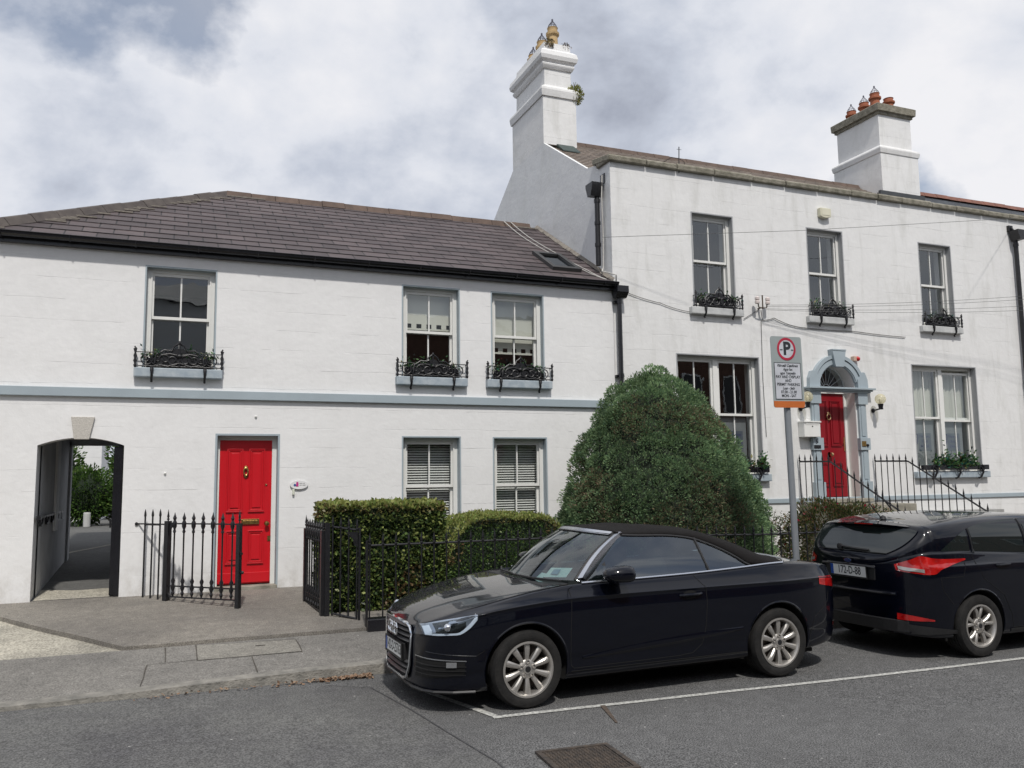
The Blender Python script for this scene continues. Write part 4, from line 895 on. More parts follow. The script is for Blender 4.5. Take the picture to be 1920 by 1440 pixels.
def cradle(t, x0, x1, z0, yc):
    """ornate railing standing on the sill"""
    cx = (x0 + x1) / 2; q = MB()
    T = lambda pts, r, **k: q.tube([(x, yc, z) for x, z in pts], r, 6, **k)
    T([(x0, z0 + .02), (x1, z0 + .02)], .009); T([(x0, z0 + .215), (cx - .30, z0 + .215)], .008); T([(cx + .30, z0 + .215), (x1, z0 + .215)], .008)
    for s in (-1, 1):
        X = x0 if s < 0 else x1
        q.lathe([(.014, 0), (.022, .03), (.012, .05), (.026, .09), (.016, .12), (.024, .16), (.012, .2), (.02, .235), (.014, .25)], (X, yc, z0), 8)
        T([(X, z0 + .23), (X + s * .02, z0 + .25), (X - s * .008, z0 + .27), (X + s * .012, z0 + .29)], .011)
        q.ball((X - s * .002, yc, z0 + .255), .022, 8, 6)
        q.tube([(X, yc, z0 + .03), (X, F + .03, z0 + .03)], .008, 5); q.tube([(X, yc, z0 + .215), (X, F + .0, z0 + .215)], .008, 5)
        for (c, r) in ((cx + s * (x1 - x0) * .37, .075), (cx + s * (x1 - x0) * .25, .085)):
            T(ring_pts(c, z0 + .115, r, 90 if s > 0 else 90, 90 - s * 330, 14), .009); T(ring_pts(c, z0 + .115, r * .55, 200, 200 + s * 420, 12, .3), .008)
    # scrolled centre panel
    for s in (-1, 1):
        T(ring_pts(cx + s * .085, z0 + .11, .085, 0, s * 400, 16, .35), .013); T(ring_pts(cx + s * .19, z0 + .12, .075, 180, 180 + s * 380, 16, .3), .012)
        T([(cx + s * .32, z0 + .06), (cx + s * .30, z0 + .18), (cx + s * .20, z0 + .25), (cx + s * .10, z0 + .245), (cx + s * .07, z0 + .31), (cx, z0 + .36)], .014)
        T([(cx + s * .27, z0 + .04), (cx + s * .15, z0 + .02), (cx, z0 + .07)], .014); T([(cx + s * .02, z0 + .18), (cx + s * .13, z0 + .20), (cx + s * .24, z0 + .18)], .012)
    q.prism([(cx - .29, z0 + .035), (cx + .29, z0 + .035), (cx + .30, z0 + .15), (cx + .22, z0 + .215), (cx + .10, z0 + .235), (cx + .05, z0 + .28), (cx - .05, z0 + .28), (cx - .10, z0 + .235), (cx - .22, z0 + .215), (cx - .30, z0 + .15)], yc + .006, yc + .014)
    T([(cx, z0 + .02), (cx, z0 + .37)], .012); q.ball((cx, yc, z0 + .36), .020, 8, 6, sz=1.7); q.ball((cx, yc, z0 + .17), .034, 8, 6, sx=1.4)
    q.build('cradle', M['iron'], t, smooth=True, sharp=50)
    MB().box(x0 + .14, x1 - .14, yc + .02, yc + .13, z0 + .005, z0 + .15).build('trough', M['black'], t, bevel=.006)
    b0 = None
    for bx in (x0 + .19 * (x1 - x0), x0 + .80 * (x1 - x0)):
        q = MB(); q.tube([(0, 0, .02), (0, -.025, -.03), (0, -.02, -.10), (0, .02, -.15), (0, .05, -.17), (0, .03, -.19)], .017, 7).box(-.022, .022, -.03, .02, -.05, .015)
        if b0 is None: b0 = q.build('bracket', M['iron'], None, smooth=True); b0.parent = t
        else: b0 = copy_part(b0)
        b0.location = Vector((bx, yc - .01, z0 - .002)) - OFF[t.name]
def wplants(t, x0, x1, z0, yc, seed, n=420, h=.16, size=.055, wild=1.0):
    rg2 = np.random.RandomState(seed); pos = []; nr = []
    nc = 16; cs = [(x0 + .12 + (x1 - x0 - .24) * rg2.rand(), rg2.uniform(.5, 1.0)) for _ in range(nc)]
    for i in range(n):
        cx_, hh = cs[rg2.randint(nc)]; x = cx_ + rg2.normal(0, .05); z = z0 + .13 + abs(rg2.normal(0, .5)) * h * hh * wild; pos.append((x, yc + .07 + rg2.normal(0, .03), z)); nr.append((rg2.normal(0, .6), -.5, .4))
    cols = pal(rg2, n, [(.05, .12, .05), (.09, .18, .06), (.02, .11, .08), (.30, .28, .12), (.02, .03, .03), (.10, .03, .03)], [5, 4, 2, 1, 2, .4], .4)
    np_leaves('plant', pos, nr, size, cols, M['leaf'], t, .5, .3, .7, seed)
labs = {0: 'ornate black window box between the archway and the bright red door', 1: 'ornate black window box on the sill below the scalloped blind and dark room',
        2: 'ornate black window box on the sill nearest the middle downpipe', 3: 'ornate black window box on the upper sill nearest the tall gable chimney',
        4: 'ornate black window box with grassy plants on the sill above the fanlight', 5: 'ornate black window box on the upper sill nearest the right downpipe'}
for i, h in enumerate(hu + ru):
    zs = h[2] - .003; wdt = 1.14 if i < 3 else 1.02; cxx = (h[0] + h[1]) / 2 + (.0 if i < 3 else .03)
    t = thing('window_box', (cxx, F - .05, zs), labs[i], 'window box', 'iron window boxes with plants')
    cradle(t, cxx - wdt / 2, cxx + wdt / 2, zs, F - .09); wplants(t, cxx - wdt / 2, cxx + wdt / 2, zs, F - .09, 30 + i, 380 if i < 3 else 300, .16 if i != 4 else .2)
for i, (h, lab) in enumerate(((rg_[0], 'plain black plant trough on the big window sill behind the conifer'), (rg_[1], 'plain black trough of ferny plants on the big sill right of the fanlight door'))):
    zs = h[2] - .003; x0, x1 = h[0] + .05, h[1] + .06
    t = thing('window_box', ((x0 + x1) / 2, F - .05, zs), lab, 'window box', 'black plant troughs')
    MB().box(x0 + .02, (x0 + x1) / 2 - .02, F - .14, F + .0, zs + .03, zs + .13).box((x0 + x1) / 2 + .02, x1 - .02, F - .14, F + .0, zs + .03, zs + .13).build('trough', M['black'], t, bevel=.006)
    for bx in (x0 + .25, (x0 + x1) / 2, x1 - .25):
        q = MB()
        q.tube([(bx, F - .15, zs + .08), (bx + .03, F - .16, zs - .02), (bx - .02, F - .14, zs - .12), (bx - .06, F - .10, zs - .15)], .02, 6)
        q.tube([(bx + .07 * math.cos(R(a)), F - .155, zs + .06 + .07 * math.sin(R(a))) for a in range(0, 360, 40)], .010, 5, closed=True)
        q.build('bracket', M['iron'], t, smooth=True)
    wplants(t, x0 - .05, x1 + .1, zs - .05, F - .16, 50 + i, 1300, .30, .075)
# ------------------------------------------------ lamps, letter box, alarms, plate
globe = glass_mat('lamp_globe_glass', (.93, .90, .78), 1.35, .08)
gm, gnt, gb = new_mat('frosted_globe'); gb.inputs['Base Color'].default_value = (.75, .70, .52, 1); gb.inputs['Roughness'].default_value = .15
_tr = N(gnt, 'ShaderNodeBsdfTransparent'); _tr.inputs[0].default_value = (.97, .95, .85, 1); _mi = N(gnt, 'ShaderNodeMixShader'); _mi.inputs[0].default_value = .35
gnt.links.new(_tr.outputs[0], _mi.inputs[1]); gnt.links.new(gb.outputs[0], _mi.inputs[2]); gnt.links.new(_mi.outputs[0], gnt.nodes['Material Output'].inputs[0])
t0_ = None
for x, lab in ((12.93, 'black wall lamp with round amber glass globe right of the deep red door'), (11.13, 'black wall lamp with round amber glass globe partly behind the parking sign')):
    if t0_ is None:
        t = t0_ = thing('wall_lamp', (x, F, 3.14), lab, 'wall lamp', 'globe wall lamps', local=True)
        MB().lathe([(.045, 0), (.045, -.02), (.02, -.03)], (0, 0, 0), 14, 'y').tube([(0, -.02, 0), (0, -.19, .02)], .016, 8).lathe([(.045, 0), (.042, .05), (.055, .10), (.055, .11)], (0, -.21, .005), 14).build('bracket', M['black'], t, smooth=True)
        MB().ball((0, -.21, .21), .105, 20, 14).build('globe', gm, t, smooth=True)
        MB().lathe([(.022, 0), (.03, .05), (.028, .09), (0, .12)], (0, -.21, .12), 10).build('bulb', pmat('lamp_bulb', (.85, .83, .75), .3), t, smooth=True)
    else:
        t = copy_tree(t0_); t.location = (x, F, 3.14); t['label'] = lab
t = thing('letter_box', (11.26, F, 2.6), 'white steel letter box fixed to the wall left of the deep red door', 'letter box')
MB().box(11.06, 11.44, F - .17, F - .001, 2.60, 2.87).build('box', M['frame'], t, bevel=.008)
MB().prism([(11.05, 2.872), (11.45, 2.872), (11.45, 2.90), (11.05, 2.90)], F - .19, F - .001).box(11.09, 11.41, F - .175, F - .171, 2.83, 2.86).build('lid', M['frame'], t, bevel=.006)
MB().lathe([(.012, -.006), (.012, 0)], (11.25, F - .172, 2.80), 10, 'y').build('lock', M['iron'], t)
t = thing('alarm_box', (11.93, F, 7.0), 'cream alarm box high on the wall between the upper windows', 'alarm box')
MB().prism([(11.80, 6.97), (11.86, 6.945), (11.93, 6.935), (12.0, 6.945), (12.07, 6.97), (12.07, 7.14), (11.80, 7.14)], F - .09, F - .001).build('case', pmat('aged_cream_plastic', (.62, .60, .46), .4, .05), t, bevel=.012)
MB().box(11.84, 12.03, F - .096, F - .091, 6.99, 7.12).build('panel', pmat('aged_cream_panel', (.66, .64, .50), .4, .05), t, bevel=.004)
t = thing('siren', (12.50, F, 4.15), 'small alarm siren with round red lens beside the fanlight arch', 'siren')
MB().box(12.44, 12.52, F - .09, F - .001, 4.10, 4.20).build('case', pmat('beige_case', (.50, .36, .28), .5), t, bevel=.01)
MB().ball((12.55, F - .07, 4.15), .05, 12, 8).build('lens', pmat('red_lens', (.45, .01, .01), .2, coat=.5), t, smooth=True)
t = thing('wall_plaque', (12.62, F - .09, 2.48), 'square brass plate and bell push on the right door pilaster', 'plaque')
MB().box(12.52, 12.62, F - .099, F - .086, 2.43, 2.53).build('plate', M['brass'], t); MB().lathe([(0, -.03), (.025, -.02), (.03, 0)], (12.66, F - .086, 2.45), 10, 'y').build('bell_push', M['iron'], t)
t = thing('house_number', (11.40, F - .09, 2.45), 'small black number and nameplate on the left door pilaster', 'house number')
text_obj('numeral', '5', M['iron'], t, (11.41, F - .090, 2.515), .11); MB().box(11.34, 11.50, F - .095, F - .086, 2.39, 2.45).build('plate', M['iron'], t)
t = thing('cable_bracket', (10.27, F, 5.1), 'iron bracket with white insulators holding the overhead cables', 'bracket')
por = pmat('white_porcelain', (.62, .55, .52), .3)
MB().tube([(10.25, F, 5.02), (10.25, F - .14, 5.02), (10.25, F - .14, 5.25)], .014, 6).tube([(10.13, F - .14, 5.20), (10.16, F - .14, 5.02), (10.25, F - .14, 5.0), (10.34, F - .14, 5.02), (10.37, F - .14, 5.20)], .012, 6).build('arm', M['rust'], t, smooth=True)
for x in (10.13, 10.37): MB().lathe([(.02, 0), (.045, .01), (.045, .05), (.03, .07), (.045, .08), (.045, .12), (.02, .14)], (x, F - .14, 5.08), 12).build('insulator', por, t, smooth=True)
def cable(pts, r, lab, mat, sag=0, n=16, grp='wall and overhead cables'):
    P_ = []
    for a, b in zip(pts, pts[1:]):
        for i in range(n): f = i / n; P_.append(tuple(a[k] + (b[k] - a[k]) * f - (sag * 4 * f * (1 - f) if k == 2 else 0) for k in range(3)))
    P_.append(pts[-1]); o = MB().tube(P_, r, 5).build('cable', mat); meta(o, lab, 'cable', grp); return o
cable([(6.78, 12.45, 5.97), (10.28, 11.6, 6.20), (15.28, 11.6, 6.935), (17.3, 12.7, 7.49)], .0042, 'thin dark cable slung right across the upper storey under the coping', M['cord'], .0)
for k, (z0, z1, lab) in enumerate(((5.06, 5.82, 'topmost overhead cable running right from the insulators'), (5.03, 5.74, 'second overhead cable running right from the insulators'), (4.99, 5.66, 'third overhead cable running right from the insulators'), (4.97, 5.58, 'lowest overhead cable running right from the insulators'))):
    cable([(10.30, F - .17, z0 + .0), (16.27, 11.9, (5.50, 5.43, 5.29, 5.20)[k]), (18.5, 11.6, (5.68, 5.60, 5.44, 5.34)[k])], .0036, lab, M['cord'], .05)
cable([(10.27, F - .06, 4.98), (10.33, F - .02, 4.80), (10.6, F - .02, 4.86), (11.0, F - .02, 4.74), (11.4, F - .02, 4.71), (12.5, F - .02, 4.71), (13.9, F - .02, 4.66)], .007, 'loose cable clipped along the wall under the middle upper window', M['cord'], .01, 6)
cable([(7.3, F - .02, 5.16), (8.1, F - .02, 4.98), (8.72, F - .02, 4.86)], .006, 'thin cable from the gutter corner to the first upper sill', M['cord'], .02, 6)
cable([(9.9, F - .02, 4.8), (10.25, F - .02, 5.0)], .006, 'short thin cable rising from the sill to the insulators', M['cord'], .0, 4)
cable([(10.30, F - .015, 4.8), (10.28, F - .015, 3.7), (10.30, F - .015, 2.6)], .005, 'thin cable running down the wall left of the parking sign', M['cord'], 0, 4)
cable([(7.10, 13.0, 7.3), (7.08, 13.0, 6.9), (7.11, 13.03, 6.2), (7.08, 13.0, 5.6), (7.0, 12.9, 5.5), (7.12, 12.62, 5.38), (7.2, F - .03, 5.2)], .012, 'pale cable beside the gable downpipe', M['cordw'], 0, 6)
for k, (dx, lab) in enumerate(((0, 'left of two pale cables draped down the slates past the skylight'), (.15, 'right of two pale cables draped down the slates past the skylight'))):
    cable([(6.35 + dx, 15.9, cP(6, 15.9).z + .10), (6.42 + dx, 15.1, cP(6, 15.1).z + .02), (6.55 + dx, 14.0, cP(6, 14.0).z + .03), (6.78 + dx * .6, 13.2, cP(6, 13.2).z + .02), (7.0, 12.75, cP(6, 12.75).z + .02)], .009, lab, M['cordw'], .01, 6)
t = thing('aerial', (8.58, F - .0, 7.5), 'thin wire aerial standing on the stone coping', 'aerial')
MB().tube([(8.58, F - .03, 7.45), (8.60, F - .03, 7.95)], .009, 6).tube([(8.55, F - .03, 7.9), (8.65, F - .03, 7.9)], .004, 4).tube([(8.58, F - .03, 7.72), (8.45, F, 7.74), (8.30, F + .1, 7.65)], .006, 4).tube([(8.6, F - .03, 7.72), (8.72, F, 7.70), (8.8, F + .1, 7.64)], .006, 4).build('mast', M['iron'], t)
# ------------------------------------------------ parking sign
sg = thing('parking_sign', (7.43, 8.82, .10), 'grey pole with pay and display parking sign and orange foot strip', 'sign')
galv = pmat('galvanised_pole', (.26, .28, .30), .5, .06, 6, metal=.3)
px0 = 7.53; lean = -.052
MB().tube([(px0, 8.86, .08), (px0 + lean, 8.86, 3.66)], .042, 14).build('pole', galv, sg, smooth=True)
sgf = pmat('sign_grey_reflective', (.30, .34, .34), .5, .03, 4); blk = pmat('sign_black', (.02, .025, .03), .5); redp = pmat('sign_red', (.42, .02, .05), .45); whp = pmat('sign_white', (.52, .54, .58), .5); orp = pmat('sign_orange', (.50, .13, .025), .5)
def rrect(x0, x1, z0, z1, r): return [(cx + r * math.cos(R(a)), cz + r * math.sin(R(a))) for cx, cz, s in ((x1 - r, z1 - r, 0), (x0 + r, z1 - r, 90), (x0 + r, z0 + r, 180), (x1 - r, z0 + r, 270)) for a in range(s, s + 91, 30)]
sy = 8.80; sx0, sx1 = 7.225, 7.725; sz0, sz1 = 2.765, 3.70; sxc = (sx0 + sx1) / 2
MB().prism(rrect(sx0, sx1, sz0, sz1, .03), sy, sy + .006).box(sx0 + .05, sx1 - .05, sy + .007, sy + .03, 2.95, 2.99).box(sx0 + .05, sx1 - .05, sy + .007, sy + .03, 3.45, 3.49).build('plate', sgf, sg)
MB().prism([(sx0 + .03, sz0), (sx1 - .03, sz0), (sx1 - .009, sz0 + .009), (sx1, sz0 + .03), (sx1, sz0 + .085), (sx0, sz0 + .085), (sx0, sz0 + .03), (sx0 + .009, sz0 + .009)], sy - .004, sy - .0008).build('orange_strip', orp, sg)
rc = 3.535; q = MB()
for i in range(40):
    a0, a1 = R(9 * i), R(9 * i + 9); q.prism([(sxc + r * math.cos(a), rc + r * math.sin(a)) for r, a in ((.118, a0), (.150, a0), (.150, a1), (.118, a1))], sy - .004, sy - .001)
q.build('red_ring', redp, sg)
q = MB().prism([(sxc + .1178 * math.cos(R(a)), rc + .1178 * math.sin(R(a))) for a in range(0, 360, 12)], sy - .003, sy - .001); q.build('ring_face', whp, sg)
text_obj('letter_p', 'P', blk, sg, (sxc + .004, sy - .005, rc - .0), .235, bold=.008)
MB().box(sxc - .105, sxc - .065, sy - .006, sy - .0035, rc - .018, rc - .006).box(sxc + .075, sxc + .11, sy - .006, sy - .0035, rc - .018, rc - .006).build('dash', blk, sg)
q = MB(); frame_rect(q, sx0 + .035, sx1 - .035, 2.872, 3.355, .007, sy - .004, sy - .001); q.build('text_border', blk, sg)
MB().box(sx0 + .043, sx1 - .043, sy - .003, sy - .001, 2.88, 3.347).build('text_panel', whp, sg)
for i, (tx, sh) in enumerate((('Páirceáil Ceadúnais', .25), ('Agus Íoc', .25), ('agus Taispeáin', .25), ('PAY AND DISPLAY', 0), ('AND', 0), ('PERMIT PARKING', 0), ('Luan - Sath', .25), ('07.00 - 21.00', 0), ('MON - SAT', 0))):
    text_obj('text_line', tx, blk, sg, (sxc, sy - .0045, 3.315 - i * .0495), .050 if sh else .052, sx=.92 if not sh else .86, shear=sh, bold=.0006)
for o in [x for x in COL.objects if x.parent == sg and x.name.split('.')[0] != 'pole']:   # plate hangs with the pole's slight lean
    o.rotation_euler = (0, R(-.8), 0); o.location.x += .045
# ================================================================ vegetation
def scatter_box(rg2, n, x0, x1, y0, y1, z0, z1, rnd_=.0):
    """points on the top, front and both sides of a clipped hedge"""
    aT, aF, aS = (x1 - x0) * (y1 - y0), (x1 - x0) * (z1 - z0), (y1 - y0) * (z1 - z0) * 2; k = rg2.choice(3, n, p=np.array([aT, aF, aS]) / (aT + aF + aS)); U, V_ = rg2.rand(n), rg2.rand(n)
    P_ = np.zeros((n, 3)); N_ = np.zeros((n, 3)); m = k == 0; P_[m] = np.c_[x0 + (x1 - x0) * U[m], y0 + (y1 - y0) * V_[m], np.full(m.sum(), z1)]; N_[m] = (0, 0, 1)
    m = k == 1; P_[m] = np.c_[x0 + (x1 - x0) * U[m], np.full(m.sum(), y0), z0 + (z1 - z0) * V_[m]]; N_[m] = (0, -1, 0)
    m = k == 2; sd_ = np.where(rg2.rand(m.sum()) < .5, x0, x1); P_[m] = np.c_[sd_, y0 + (y1 - y0) * U[m], z0 + (z1 - z0) * V_[m]]; N_[m] = np.c_[np.where(sd_ == x0, -1, 1), np.zeros(m.sum()), np.zeros(m.sum())]
    return P_, N_, k
def nz(P_, s, off=0): return np.array([noise.noise(Vector((p[0] * s + off, p[1] * s, p[2] * s))) for p in P_])
def hedge(lab, x0, x1, y0, y1, z0, z1, n, size, cols, wts, seed, dome=0, brown=None, cat='hedge', grp=None):
    t = thing('hedge', ((x0 + x1) / 2, (y0 + y1) / 2, z0), lab, cat, grp)
    rg2 = np.random.RandomState(seed); P_, N_, k = scatter_box(rg2, n, x0, x1, y0, y1, z0, z1)
    cx_, hw = (x0 + x1) / 2, (x1 - x0) / 2
    def shp(P_):
        Q = P_.copy(); tz = (Q[:, 2] - z0) / (z1 - z0)
        if dome: 
            u_ = np.clip(np.abs(Q[:, 0] - cx_) / hw, 0, 1); Q[:, 2] = z0 + (Q[:, 2] - z0) * (1 - dome * u_ ** 5 * .55); Q[:, 1] = Q[:, 1] + (y0 - Q[:, 1] > -.02) * (tz ** 5) * .14
        return Q
    P_ = shp(P_); a = nz(P_, 3.0, seed); P_ += N_ * (a[:, None] * .045 - .02) + N_ * rg2.normal(0, .012, (n, 1)) - N_ * rg2.rand(n, 1) * .05
    c = pal(rg2, n, cols, wts, .3); dead = nz(P_, 2.2, seed + 9)
    if brown: m = (dead > .26) & (rg2.rand(n) < .6); c[m] = pal(rg2, m.sum(), [(.16, .10, .05), (.18, .13, .06), (.10, .09, .04)], [1, 1, 1], .3)
    m = N_[:, 2] > .5; c[m] = pal(rg2, m.sum(), [(.25, .27, .08), (.17, .23, .06)], [2, 1], .25)       # top face lightened: sunlight put into the leaf colour
    m2 = (N_[:, 2] < .5) & (P_[:, 2] > z1 - .12); c[m2] = pal(rg2, m2.sum(), [(.15, .12, .05), (.07, .10, .03), (.18, .16, .06)], [1, 1, 1], .3)
    np_leaves('foliage', P_, N_, size, c, M['leaf'], t, .6, .15, .55, seed)
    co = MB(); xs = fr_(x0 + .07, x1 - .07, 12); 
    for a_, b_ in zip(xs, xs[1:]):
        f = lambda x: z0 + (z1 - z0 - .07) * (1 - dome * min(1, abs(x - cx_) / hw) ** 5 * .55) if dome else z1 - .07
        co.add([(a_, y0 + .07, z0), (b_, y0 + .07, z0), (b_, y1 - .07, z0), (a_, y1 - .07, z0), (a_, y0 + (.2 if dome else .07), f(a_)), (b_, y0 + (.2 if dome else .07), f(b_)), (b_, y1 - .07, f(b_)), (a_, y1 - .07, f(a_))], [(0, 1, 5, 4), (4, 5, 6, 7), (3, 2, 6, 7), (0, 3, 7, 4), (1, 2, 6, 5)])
    co.build('dark_core', M['core'], t)  # solid dark fill standing in for shade behind the leaves
    return t
hedge('tall square-cut variegated hedge behind the railing beside the folded gate', 1.87, 3.42, 10.75, 11.75, .22, 1.60, 17000, .058, [(.15, .20, .055), (.09, .14, .04), (.30, .34, .11), (.05, .085, .03), (.03, .045, .02)], [3, 4, 2.2, 3, 1], 5, brown=True, grp='clipped hedges by the railing')
hedge('lower round-topped green hedge between the square hedge and the conifer', 3.42, 5.22, 10.55, 11.9, .22, 1.42, 26000, .036, [(.09, .15, .04), (.05, .10, .03), (.15, .21, .05), (.03, .055, .02)], [3, 3, 1.3, 2], 6, dome=.75, brown=True, grp='clipped hedges by the railing')
# conifer: lumps of spray over a dome
tr = thing('conifer', (7.2, 11.35, .25), 'big dome-shaped clipped conifer with brown dead patches', 'conifer')
tcx, tcy, tz0, tz1 = 7.22, 11.40, .30, 3.50
def t_rad(f):      # radius against relative height, bulged base and blunt top
    return np.interp(f, [0, .15, .29, .43, .585, .74, .80, .86, .92, .97, 1.0], [1.62, 1.68, 1.66, 1.52, 1.31, 1.06, .95, .80, .60, .36, .14])
rg2 = np.random.RandomState(12); cand = []; 
while len(cand) < 640:
    f = rg2.rand() ** .92; th_ = rg2.rand() * 2 * math.pi
    if math.sin(th_) > .93 or rg2.rand() > t_rad(f) / 1.7 + .08: continue
    rr_ = float(t_rad(f)); P0_ = np.array([tcx - .22 * f + math.cos(th_) * rr_, tcy + math.sin(th_) * rr_ * .80, tz0 + f * (tz1 - tz0)])
    if cand and min(np.sum((P0_ - c_[0]) ** 2) for c_ in cand) < .0150: continue
    cand.append((P0_, f, th_))
C_ = np.array([c_[0] for c_ in cand]); tf = np.array([c_[1] for c_ in cand]); th = np.array([c_[2] for c_ in cand]); nn = len(C_)
slope = np.gradient(t_rad(np.linspace(0, 1, 101)), 1 / 100.)[np.clip((tf * 100).astype(int), 0, 100)] / (tz1 - tz0)
Nn = np.c_[np.cos(th), np.sin(th), np.clip(-slope, -.2, 2.2)]; Nn /= np.linalg.norm(Nn, axis=1)[:, None]
lump = nz(C_, 1.3, 3) * .12 + rg2.normal(0, .04, nn)
crease = np.exp(-((tf - (.50 + .05 * np.sin(th * 2 + 1))) / .03) ** 2) * (nz(C_, 1.6, 5) > -.02) * .22
C_ = C_ + Nn * (lump - crease - .12)[:, None]; R_l = rg2.uniform(.125, .205, nn); m_ = 230
d_ = rg2.normal(0, 1, (nn, m_, 3)); d_ /= np.linalg.norm(d_, axis=2)[:, :, None]; dt_ = np.einsum('ijk,ik->ij', d_, Nn)[:, :, None]; d_ = np.where(dt_ < -.15, -d_, d_)
P_ = (C_[:, None, :] + d_ * R_l[:, None, None] * rg2.uniform(.72, 1.05, (nn, m_, 1)) * np.array([1, 1, .85])).reshape(-1, 3); nr = (d_ * 1.3 + Nn[:, None, :] * .4).reshape(-1, 3)
tone = (rg2.uniform(.70, 1.30, (nn, 1)) * (1 + .35 * nz(C_, .9, 77)[:, None])).repeat(m_, 1).reshape(-1, 1)
c = pal(rg2, nn * m_, [(.15, .235, .12), (.18, .27, .13), (.25, .34, .17), (.09, .16, .09)], [3, 3, 1.5, 2], .2) * tone
bz = nz(C_, .9, 31); bp_ = (bz + .25 * nz(C_, 4, 2) > .22) & (C_[:, 2] < 2.95); bmask = np.repeat(bp_, m_) & (rg2.rand(nn * m_) < .42)
c[bmask] = pal(rg2, bmask.sum(), [(.19, .15, .09), (.25, .17, .11), (.16, .15, .09)], [2, 1, 3], .3)
np_leaves('foliage', P_, nr, .042, c, M['conif'], tr, .42, .30, .35, 4)
# shoots standing up along the crown
k = 260; a = rg2.rand(k) * 2 * math.pi; r_ = np.abs(rg2.normal(0, .33, k)); Pp = np.c_[tcx - .22 + np.cos(a) * r_, tcy + np.sin(a) * r_ * .8, 3.34 - r_ * .35 + rg2.rand(k) * .10]
Pp = np.repeat(Pp, 7, 0) + np.c_[rg2.normal(0, .012, k * 7), rg2.normal(0, .012, k * 7), np.tile(np.arange(7) * .022, k)]
np_leaves('shoot', Pp, np.tile((0, 0, 1.), (k * 7, 1)), .05, pal(rg2, k * 7, [(.10, .17, .07), (.14, .21, .09)], [1, 1], .2), M['conif'], tr, .3, .8, .5, 9)
co = MB(); n_, k_ = 28, 22; vs = []
for i in range(k_ + 1):
    f = i / k_; rr_ = max(.02, float(t_rad(f)) - .19)
    for j in range(n_): a = 2 * math.pi * j / n_; vs.append((tcx - .22 * f + rr_ * math.cos(a), tcy + rr_ * .80 * math.sin(a), tz0 + f * (tz1 - tz0) - .10))
co.add(vs, [(i * n_ + j, i * n_ + (j + 1) % n_, (i + 1) * n_ + (j + 1) % n_, (i + 1) * n_ + j) for i in range(k_) for j in range(n_)]); co.build('dark_core', pmat('conifer_core', (.014, .022, .012), .95, .3, 9), tr)  # solid near-black fill; shade of the gaps between lumps is in its colour
MB().tube([(tcx, tcy, .15), (tcx + .03, tcy, .8), (tcx, tcy, 2.2)], .11, 10, rs=[.14, .11, .06]).build('trunk', M['bark'], tr)
# looser shrubs
def shrub(name, lab, cat, c0, rad3, n, size, cols, wts, seed, stems=14, flowers=0, grp=None, fcol=(.40, .02, .06)):
    t = thing(name, (c0[0], c0[1], c0[2] - rad3[2]), lab, cat, grp); rg2 = np.random.RandomState(seed)
    d = rg2.normal(0, 1, (n, 3)); d /= np.linalg.norm(d, axis=1)[:, None]; nzv = nz(d, 2.2, seed); rr_ = ((.62 + .38 * rg2.rand(n) ** .5) if rad3[0] > .3 else rg2.rand(n) ** .6) * (1 + nzv * .45)
    P_ = np.array(c0) + d * np.array(rad3) * rr_[:, None]; P_[:, 2] = np.maximum(P_[:, 2], c0[2] - rad3[2] + .02)
    c = pal(rg2, n, cols, wts, .35); np_leaves('foliage', P_, d, size, c, M['leaf'], t, .5, .2, .8, seed)
    q = MB()
    for i in range(stems):
        a = rg2.rand() * 6.28; b = rg2.uniform(.5, 1.12); tip = (c0[0] + rad3[0] * b * math.cos(a) * .9, c0[1] + rad3[1] * math.sin(a) * .7, c0[2] + rad3[2] * rg2.uniform(.2, 1.1))
        q.tube([(c0[0] + .1 * math.cos(a), c0[1], c0[2] - rad3[2]), ((c0[0] + tip[0]) / 2, (c0[1] + tip[1]) / 2, c0[2] + .1), tip], .006, 4)
    q.build('stems', M['bark'], t)
    if flowers:
        kf = rg2.randint(0, n, flowers); np_leaves('flowers', P_[kf] + d[kf] * .03, d[kf], .05, pal(rg2, flowers, [fcol, (.25, .03, .04)], [2, 1], .3), M['leaf'], t, .7, -.2, .6, seed + 1)
    return t
fc = [(.09, .11, .03), (.16, .12, .06), (.05, .075, .025), (.03, .045, .02), (.20, .10, .06)]
shrub('fuchsia_shrub', 'loose reddish-green fuchsia shrub with red flowers between sign pole and steps', 'shrub', (9.95, 10.75, .85), (.95, .75, .62), 22000, .042, fc, [4, 3, 4, 3, 1], 21, 30, 160)
shrub('shrub', 'wispy small-leaved shrub against the wall right of the conifer', 'shrub', (9.05, 11.4, .75), (.42, .3, .55), 900, .032, fc, [3, 2, 3, 2, 1], 22, 26, 10)
shrub('chimney_weed', 'tuft of yellow-green weed growing from the chimney band', 'weed', (7.95, 15.65, 10.12), (.18, .12, .22), 1300, .045, [(.24, .26, .07), (.32, .28, .10), (.14, .18, .05)], [2, 2, 1], 23, 8)
shrub('chimney_weed', 'small dry weed on the chimney top below the pots', 'weed', (7.36, 15.66, 11.20), (.10, .06, .10), 220, .04, [(.20, .13, .05), (.12, .12, .04)], [2, 1], 24, 5)
shrub('chimney_weed', 'thin wispy weed on the far corner of the chimney top', 'weed', (7.78, 15.7, 11.20), (.12, .06, .06), 90, .035, [(.20, .13, .08), (.12, .12, .05)], [2, 1], 25, 5)
